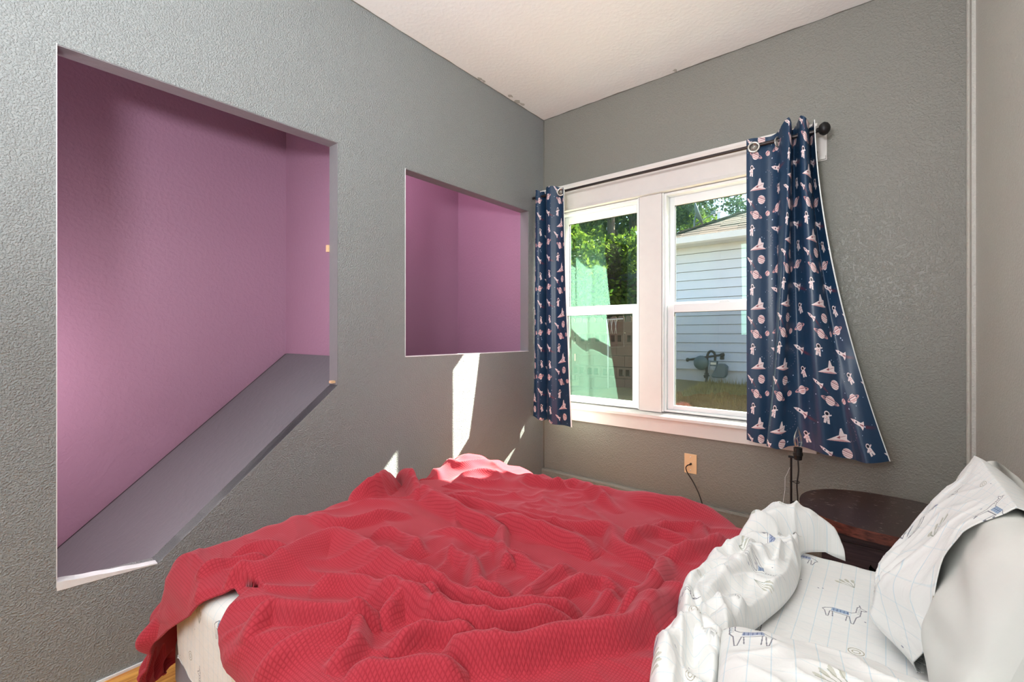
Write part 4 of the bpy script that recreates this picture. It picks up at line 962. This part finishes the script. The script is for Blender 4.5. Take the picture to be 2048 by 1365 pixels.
# gas meter on the siding
GY = NY-.17
gm = tag(empty('gas_meter', (0, GY, .3)), 'grey gas meter with bent pipe on the white siding next door', 'gas meter')
def G(px, py, dy=0): return atY(px, py, GY+dy)
mb = MB().tube(smooth_poly([G(1413, 768), G(1413, 745), G(1414, 720), G(1415, 711), G(1418, 705), G(1422, 703), G(1427, 705), G(1430, 711), G(1430, 722)], 4), .020, 10); mb.build('riser_pipe', M['pipe'], gm, smooth=True, auto=.8)
mb = MB().tube([G(1375, 720), G(1446, 710)], .019, 10)
for q in ((1375, 720), (1446, 710), (1443, 711)): mb.lathe([(.028, -.02), (.034, -.012), (.034, .012), (.028, .02)], G(*q), 8, (1, 0, .1))
mb.build('supply_pipe', M['pipe'], gm, smooth=True, auto=.6)
c = G(1438, 742); mb = MB(); 
mb.prism([(c.x-.11, c.z-.08), (c.x-.09, c.z-.115), (c.x+.09, c.z-.115), (c.x+.12, c.z-.06), (c.x+.13, c.z+.08), (c.x+.08, c.z+.12), (c.x-.02, c.z+.12), (c.x-.05, c.z+.02)], 'y', GY-.07, GY+.08); mb.build('meter_body', M['meter'], gm, bevel=.015)
c = G(1430, 727); mb = MB().box(c.x-.055, c.x+.055, GY-.10, GY-.02, c.z-.045, c.z+.045); mb.build('index_box', M['meter'], gm, bevel=.008)
mb = MB().box(c.x-.045, c.x+.045, GY-.106, GY-.10, c.z-.018, c.z+.018); mb.build('dial', M['dial'], gm)
c = G(1402, 726); mb = MB().lathe([(.0, -.05), (.08, -.05), (.12, -.02), (.125, .02), (.08, .05), (0, .05)], c, 18, (0, 1, 0)); mb.build('regulator', M['meter'], gm, smooth=True, auto=.7)
for q in ((1413, 749), (1412, 754), (1444, 717)): MB().lathe([(.02, -.025), (.036, -.02), (.036, .02), (.02, .025)], G(*q), 8, (0, 0, 1)).build('fitting', M['pipe'], gm)
MB().tube([G(1407, 752, -.03), G(1419, 752, -.03)], .010, 6).build('valve_handle', M['pipe'], gm)

# patio cover (carport) left of the house
def dirv(vx):
    d = Vector(ray(vx, HY)); d.z = 0; return d.normalized()
cdv = dirv(800)
cp_ = tag(empty('carport', tuple(atD(1270, 690, 7.5))), 'brown carport with grey flat roof edge across the yard', 'carport')
p0 = atD(1292, 537, 11.0); 
def along(p, t): return p+cdv*t
pn = Vector((cdv.y, -cdv.x, 0))  # toward the right/back
L_c = 7.0
def slab(pa, L, back, z0, z1, name, mat, off=0.0):
    c = pa+cdv*(L/2)+pn*(back/2+off); c.z = pa.z+(z0+z1)/2
    return MB().obox(c, cdv, pn, (0, 0, 1), L/2, back/2, (z1-z0)/2).build(name, mat, cp_)
slab(p0, L_c, .04, -.17, .0, 'fascia', M['meter'])
slab(p0, L_c, 2.0, -.13, -.10, 'roof_deck', M['brown_beam'], .05)
slab(p0, L_c, .10, -.50, -.17, 'beam', M['brown_beam'], .25)
slab(p0, L_c, .10, -.50, -.20, 'beam', M['brown_beam'], 1.8)
for k in range(9):
    q = p0+cdv*(.5+k*.75); c = q+pn*1.0; c.z = q.z-.17
    MB().obox(c, cdv, pn, (0, 0, 1), .02, .95, .06).build('rafter', M['brown_beam'], cp_)
for k in (0.3, 3.0, 6.2):
    for off in (.3, 1.85):
        q = p0+cdv*k+pn*off; gz_ = ghz(q.x, q.y)
        MB().box(q.x-.05, q.x+.05, q.y-.05, q.y+.05, gz_-.1, q.z-.33).build('post', M['brown_beam'], cp_)

# block wall right under the carport, seen through the left window
bw = tag(empty('block_wall', tuple(atD(1245, 720, 6.3))), 'brown patterned concrete block wall beside the carport', 'wall')
q0 = atD(1208, 640, 6.6); dB = dirv(-90); dB = -dB  # runs parallel to the window wall
bwid, bhei = .30, .19
top = atD(1240, 655, 6.5).z
z0 = ghz(-4.2, 6.4)-.1
zb_ = z0; row = 0
YBk = 7.0; xb0 = atY(1205, 700, YBk).x-.62
while zb_ < top-.02:
    for k in range(5):
        x = xb0+k*bwid*.98+(row % 2)*bwid/2; 
        mb = MB()
        if row % 3 == 2:   # pierced block
            mb.box(x, x+.04, YBk, YBk+.14, zb_, zb_+bhei-.01); mb.box(x+bwid-.05, x+bwid-.01, YBk, YBk+.14, zb_, zb_+bhei-.01)
            mb.box(x+.04, x+bwid-.05, YBk, YBk+.14, zb_, zb_+.035); mb.box(x+.04, x+bwid-.05, YBk, YBk+.14, zb_+bhei-.045, zb_+bhei-.01); mb.box(x+.13, x+.16, YBk, YBk+.14, zb_+.035, zb_+bhei-.045)
        else: mb.box(x, x+bwid-.01, YBk, YBk+.14, zb_, zb_+bhei-.01)
        mb.build('block', M['block'], bw)
    zb_ += bhei; row += 1
MB().box(xb0, xb0+5*bwid, YBk+.02, YBk+.12, z0, zb_-.02).build('mortar', M['block'], bw) if False else None
mb = MB(); a = atY(1213, 640, 6.9); b = atY(1216, 672, 6.9); mb.tube([a, b], .012, 8); a2 = atY(1246, 638, 6.9); mb.tube([a, a2], .010, 8)
for k in range(6): q = a+(a2-a)*(k/8); mb.tube([q, q+Vector((.02*(-1)**k, 0, -.12)), q+Vector((0, 0, -.24))], .004, 5)
mb.tube([b, Vector((b.x, b.y, ghz(b.x, b.y)-.05))], .012, 8)
tag(mb.build('metal_frame', M['wire'], smooth=True), 'thin white metal frame with hanging cord before the brown block wall', 'frame')

# wooden fence, each picket
fn = tag(empty('fence', (-7, 8.6, 0)), 'weathered wooden picket fence behind the yard on the left', 'fence')
me = None
fa, fb = Vector((-9.6, 8.2, 0)), Vector((-4.3, 9.6, 0)); nP = 34
for k in range(nP):
    q = fa+(fb-fa)*(k/(nP-1)); gz_ = ghz(q.x, q.y)
    if me is None:
        mb = MB(); mb.prism([(-.07, -.1), (.07, -.1), (.07, 1.42), (.04, 1.46), (-.04, 1.46), (-.07, 1.42)], 'y', -.01, .01); o = mb.build('picket', M['fence_wood'], None); me = o.data
    else: o = bpy.data.objects.new('picket', me); COL.objects.link(o)
    o.parent = fn; o.location = (q.x+7, q.y-8.6, gz_+random.uniform(-.02, .02)); o.rotation_euler = (0, 0, math.atan2(1.4, 5.3)+random.uniform(-.03, .03))
for z in (.35, 1.1):
    a, b = fa+Vector((0, .03, ghz(fa.x, fa.y)+z)), fb+Vector((0, .03, ghz(fb.x, fb.y)+z)); c = (a+b)/2
    MB().obox(c, b-a, (0, 1, 0), (0, 0, 1), (b-a).length/2, .015, .04).build('rail', M['fence_wood'], fn)

# utility pole and wires
pc = atD(1222, 430, 13.0)
up_ = tag(empty('utility_pole', (pc.x, pc.y, ghz(pc.x, pc.y))), 'dark wooden utility pole among the trees behind the left window', 'utility pole')
MB().tube([(pc.x, pc.y, -.2), (pc.x, pc.y, 7.5)], .11, 10).build('shaft', M['bark'], up_)
MB().tube([(pc.x-.8, pc.y-.3, 6.9), (pc.x+.8, pc.y+.3, 6.9)], .05, 8).build('crossarm', M['bark'], up_)
for k, (ya_, yb2) in enumerate(((474, 477), (480, 482), (486, 486), (501, 505))):
    a = atD(1060, ya_+1, 11.0); b = atD(1212 if k < 3 else 1275, yb2, 12.8); pts = [a+(b-a)*s for s in np.linspace(0, 1, 9)]
    for i_, q in enumerate(pts): q.z -= .12*math.sin(math.pi*i_/8)
    tag(MB().tube(pts, .010, 6).build('power_line', M['wire']), 'thin pale power line crossing the trees, %s' % ['topmost', 'second from the top', 'third from the top', 'lowest'][k], 'wire', 'power lines outside the left window')

# trees
def leaf_cloud(blobs, n, size, seed):
    r = np.random.RandomState(seed); B = np.array(blobs); vol = B[:, 3]**2; pick = r.choice(len(B), n, p=vol/vol.sum())
    d = r.normal(size=(n, 3)); d /= np.linalg.norm(d, axis=1, keepdims=True); rad = r.rand(n)**.45
    C = B[pick, :3]+d*(rad*B[pick, 3])[:, None]*np.array([1, 1, .8]); s = size*(.6+.8*r.rand(n))
    a = r.normal(size=(n, 3)); a /= np.linalg.norm(a, axis=1, keepdims=True); b = np.cross(a, r.normal(size=(n, 3))); b /= np.linalg.norm(b, axis=1, keepdims=True)
    V = np.stack([C-a*s[:, None], C+b*s[:, None]*.5, C+a*s[:, None], C-b*s[:, None]*.5], 1).reshape(-1, 3)
    me = bpy.data.meshes.new('foliage'); me.vertices.add(4*n); me.vertices.foreach_set('co', V.reshape(-1)); me.loops.add(4*n); me.loops.foreach_set('vertex_index', np.arange(4*n, dtype=np.int32))
    me.polygons.add(n); me.polygons.foreach_set('loop_start', np.arange(0, 4*n, 4, dtype=np.int32)); me.polygons.foreach_set('loop_total', np.full(n, 4, dtype=np.int32)); me.update(calc_edges=True)
    return me
def blobs(seed, h, w, n=26):
    r = np.random.RandomState(seed); out = []
    for k in range(n):
        z = r.uniform(.28, 1.0)*h; rr = w*math.sqrt(max(.05, 1-((z/h-.55)/.52)**2)); a = r.uniform(0, 6.28); q = rr*math.sqrt(r.rand())*.85
        out.append((q*math.cos(a), q*math.sin(a), z, w*r.uniform(.22, .38)))
    return out
LM = {}
for key, (sd, h, w, n_, sz) in {'A': (3, 7.2, 2.6, 15000, .085), 'B': (9, 8.4, 2.8, 17000, .085), 'C': (21, 3.6, 1.8, 9000, .07), 'D': (14, 7.6, 2.0, 6500, .09)}.items():
    LM[key] = (leaf_cloud(blobs(sd, h, w), n_, sz, sd), h, w, blobs(sd, h, w))
def tree(key, leaf, x, y, s, rz, label):
    me, h, w, bl_ = LM[key]; me = me.copy(); me.materials.append(M[leaf])
    gz_ = ghz(x, y); t_ = tag(empty('tree', (x, y, gz_), rz), label, 'tree', 'trees behind the yard'); t_.scale = (s, s, s)
    o = bpy.data.objects.new('foliage', me); COL.objects.link(o); o.parent = t_; o['kind'] = 'stuff'
    mb = MB(); mb.tube([(0, 0, -.2), (.05, .05, h*.3), (-.05, 0, h*.6), (0, 0, h*.85)], .1, 8, radii=[.16, .12, .08, .03])
    for q in bl_[::3]: mb.tube([(0, 0, q[2]*.55), (q[0]*.5, q[1]*.5, q[2]*.8), (q[0], q[1], q[2])], .03, 5, radii=[.06, .04, .015])
    tr_ = mb.build('trunk', M['bark']); tr_.parent = t_
P_ = lambda px, z: atD(px, 670, z)
for (key, leaf, px, z, s, rz, lb) in (
    ('B', 'leafB', 1265, 15.0, 1.0, .3, 'tall dark green tree behind the carport, right side of the left window'),
    ('A', 'leafA', 1195, 16.5, .95, 1.2, 'bright yellow green tree between the power lines and the carport'),
    ('D', 'leafB', 1130, 19.0, 1.15, 2.2, 'thin dark tree with sky gaps at the far left of the left window'),
    ('A', 'leafA', 1350, 14.5, .74, 2.9, 'bright green leafy tree behind the satellite dish'),
    ('D', 'leafB', 1410, 18.0, .80, .7, 'darker open tree to the right of the satellite dish'),
    ('D', 'leafB', 1500, 20.0, .92, 1.9, 'darker open tree rising behind the roof beside the right curtain'),
    ('C', 'leafA', 1160, 12.5, 1.0, .4, 'low bright green bush tree under the power lines'),
    ('C', 'leafA', 1245, 12.8, 1.0, 2.4, 'low bright green bush behind the carport roof'),
    ('C', 'leafA', 1100, 13.0, 1.1, 4.0, 'low bright green bush hidden mostly by the left curtain'),
    ('B', 'leafB', 1070, 17.0, 1.0, 5.0, 'tall dark green tree mostly hidden behind the left curtain')):
    q = P_(px, z); tree(key, leaf, q.x, q.y, s, rz, lb)
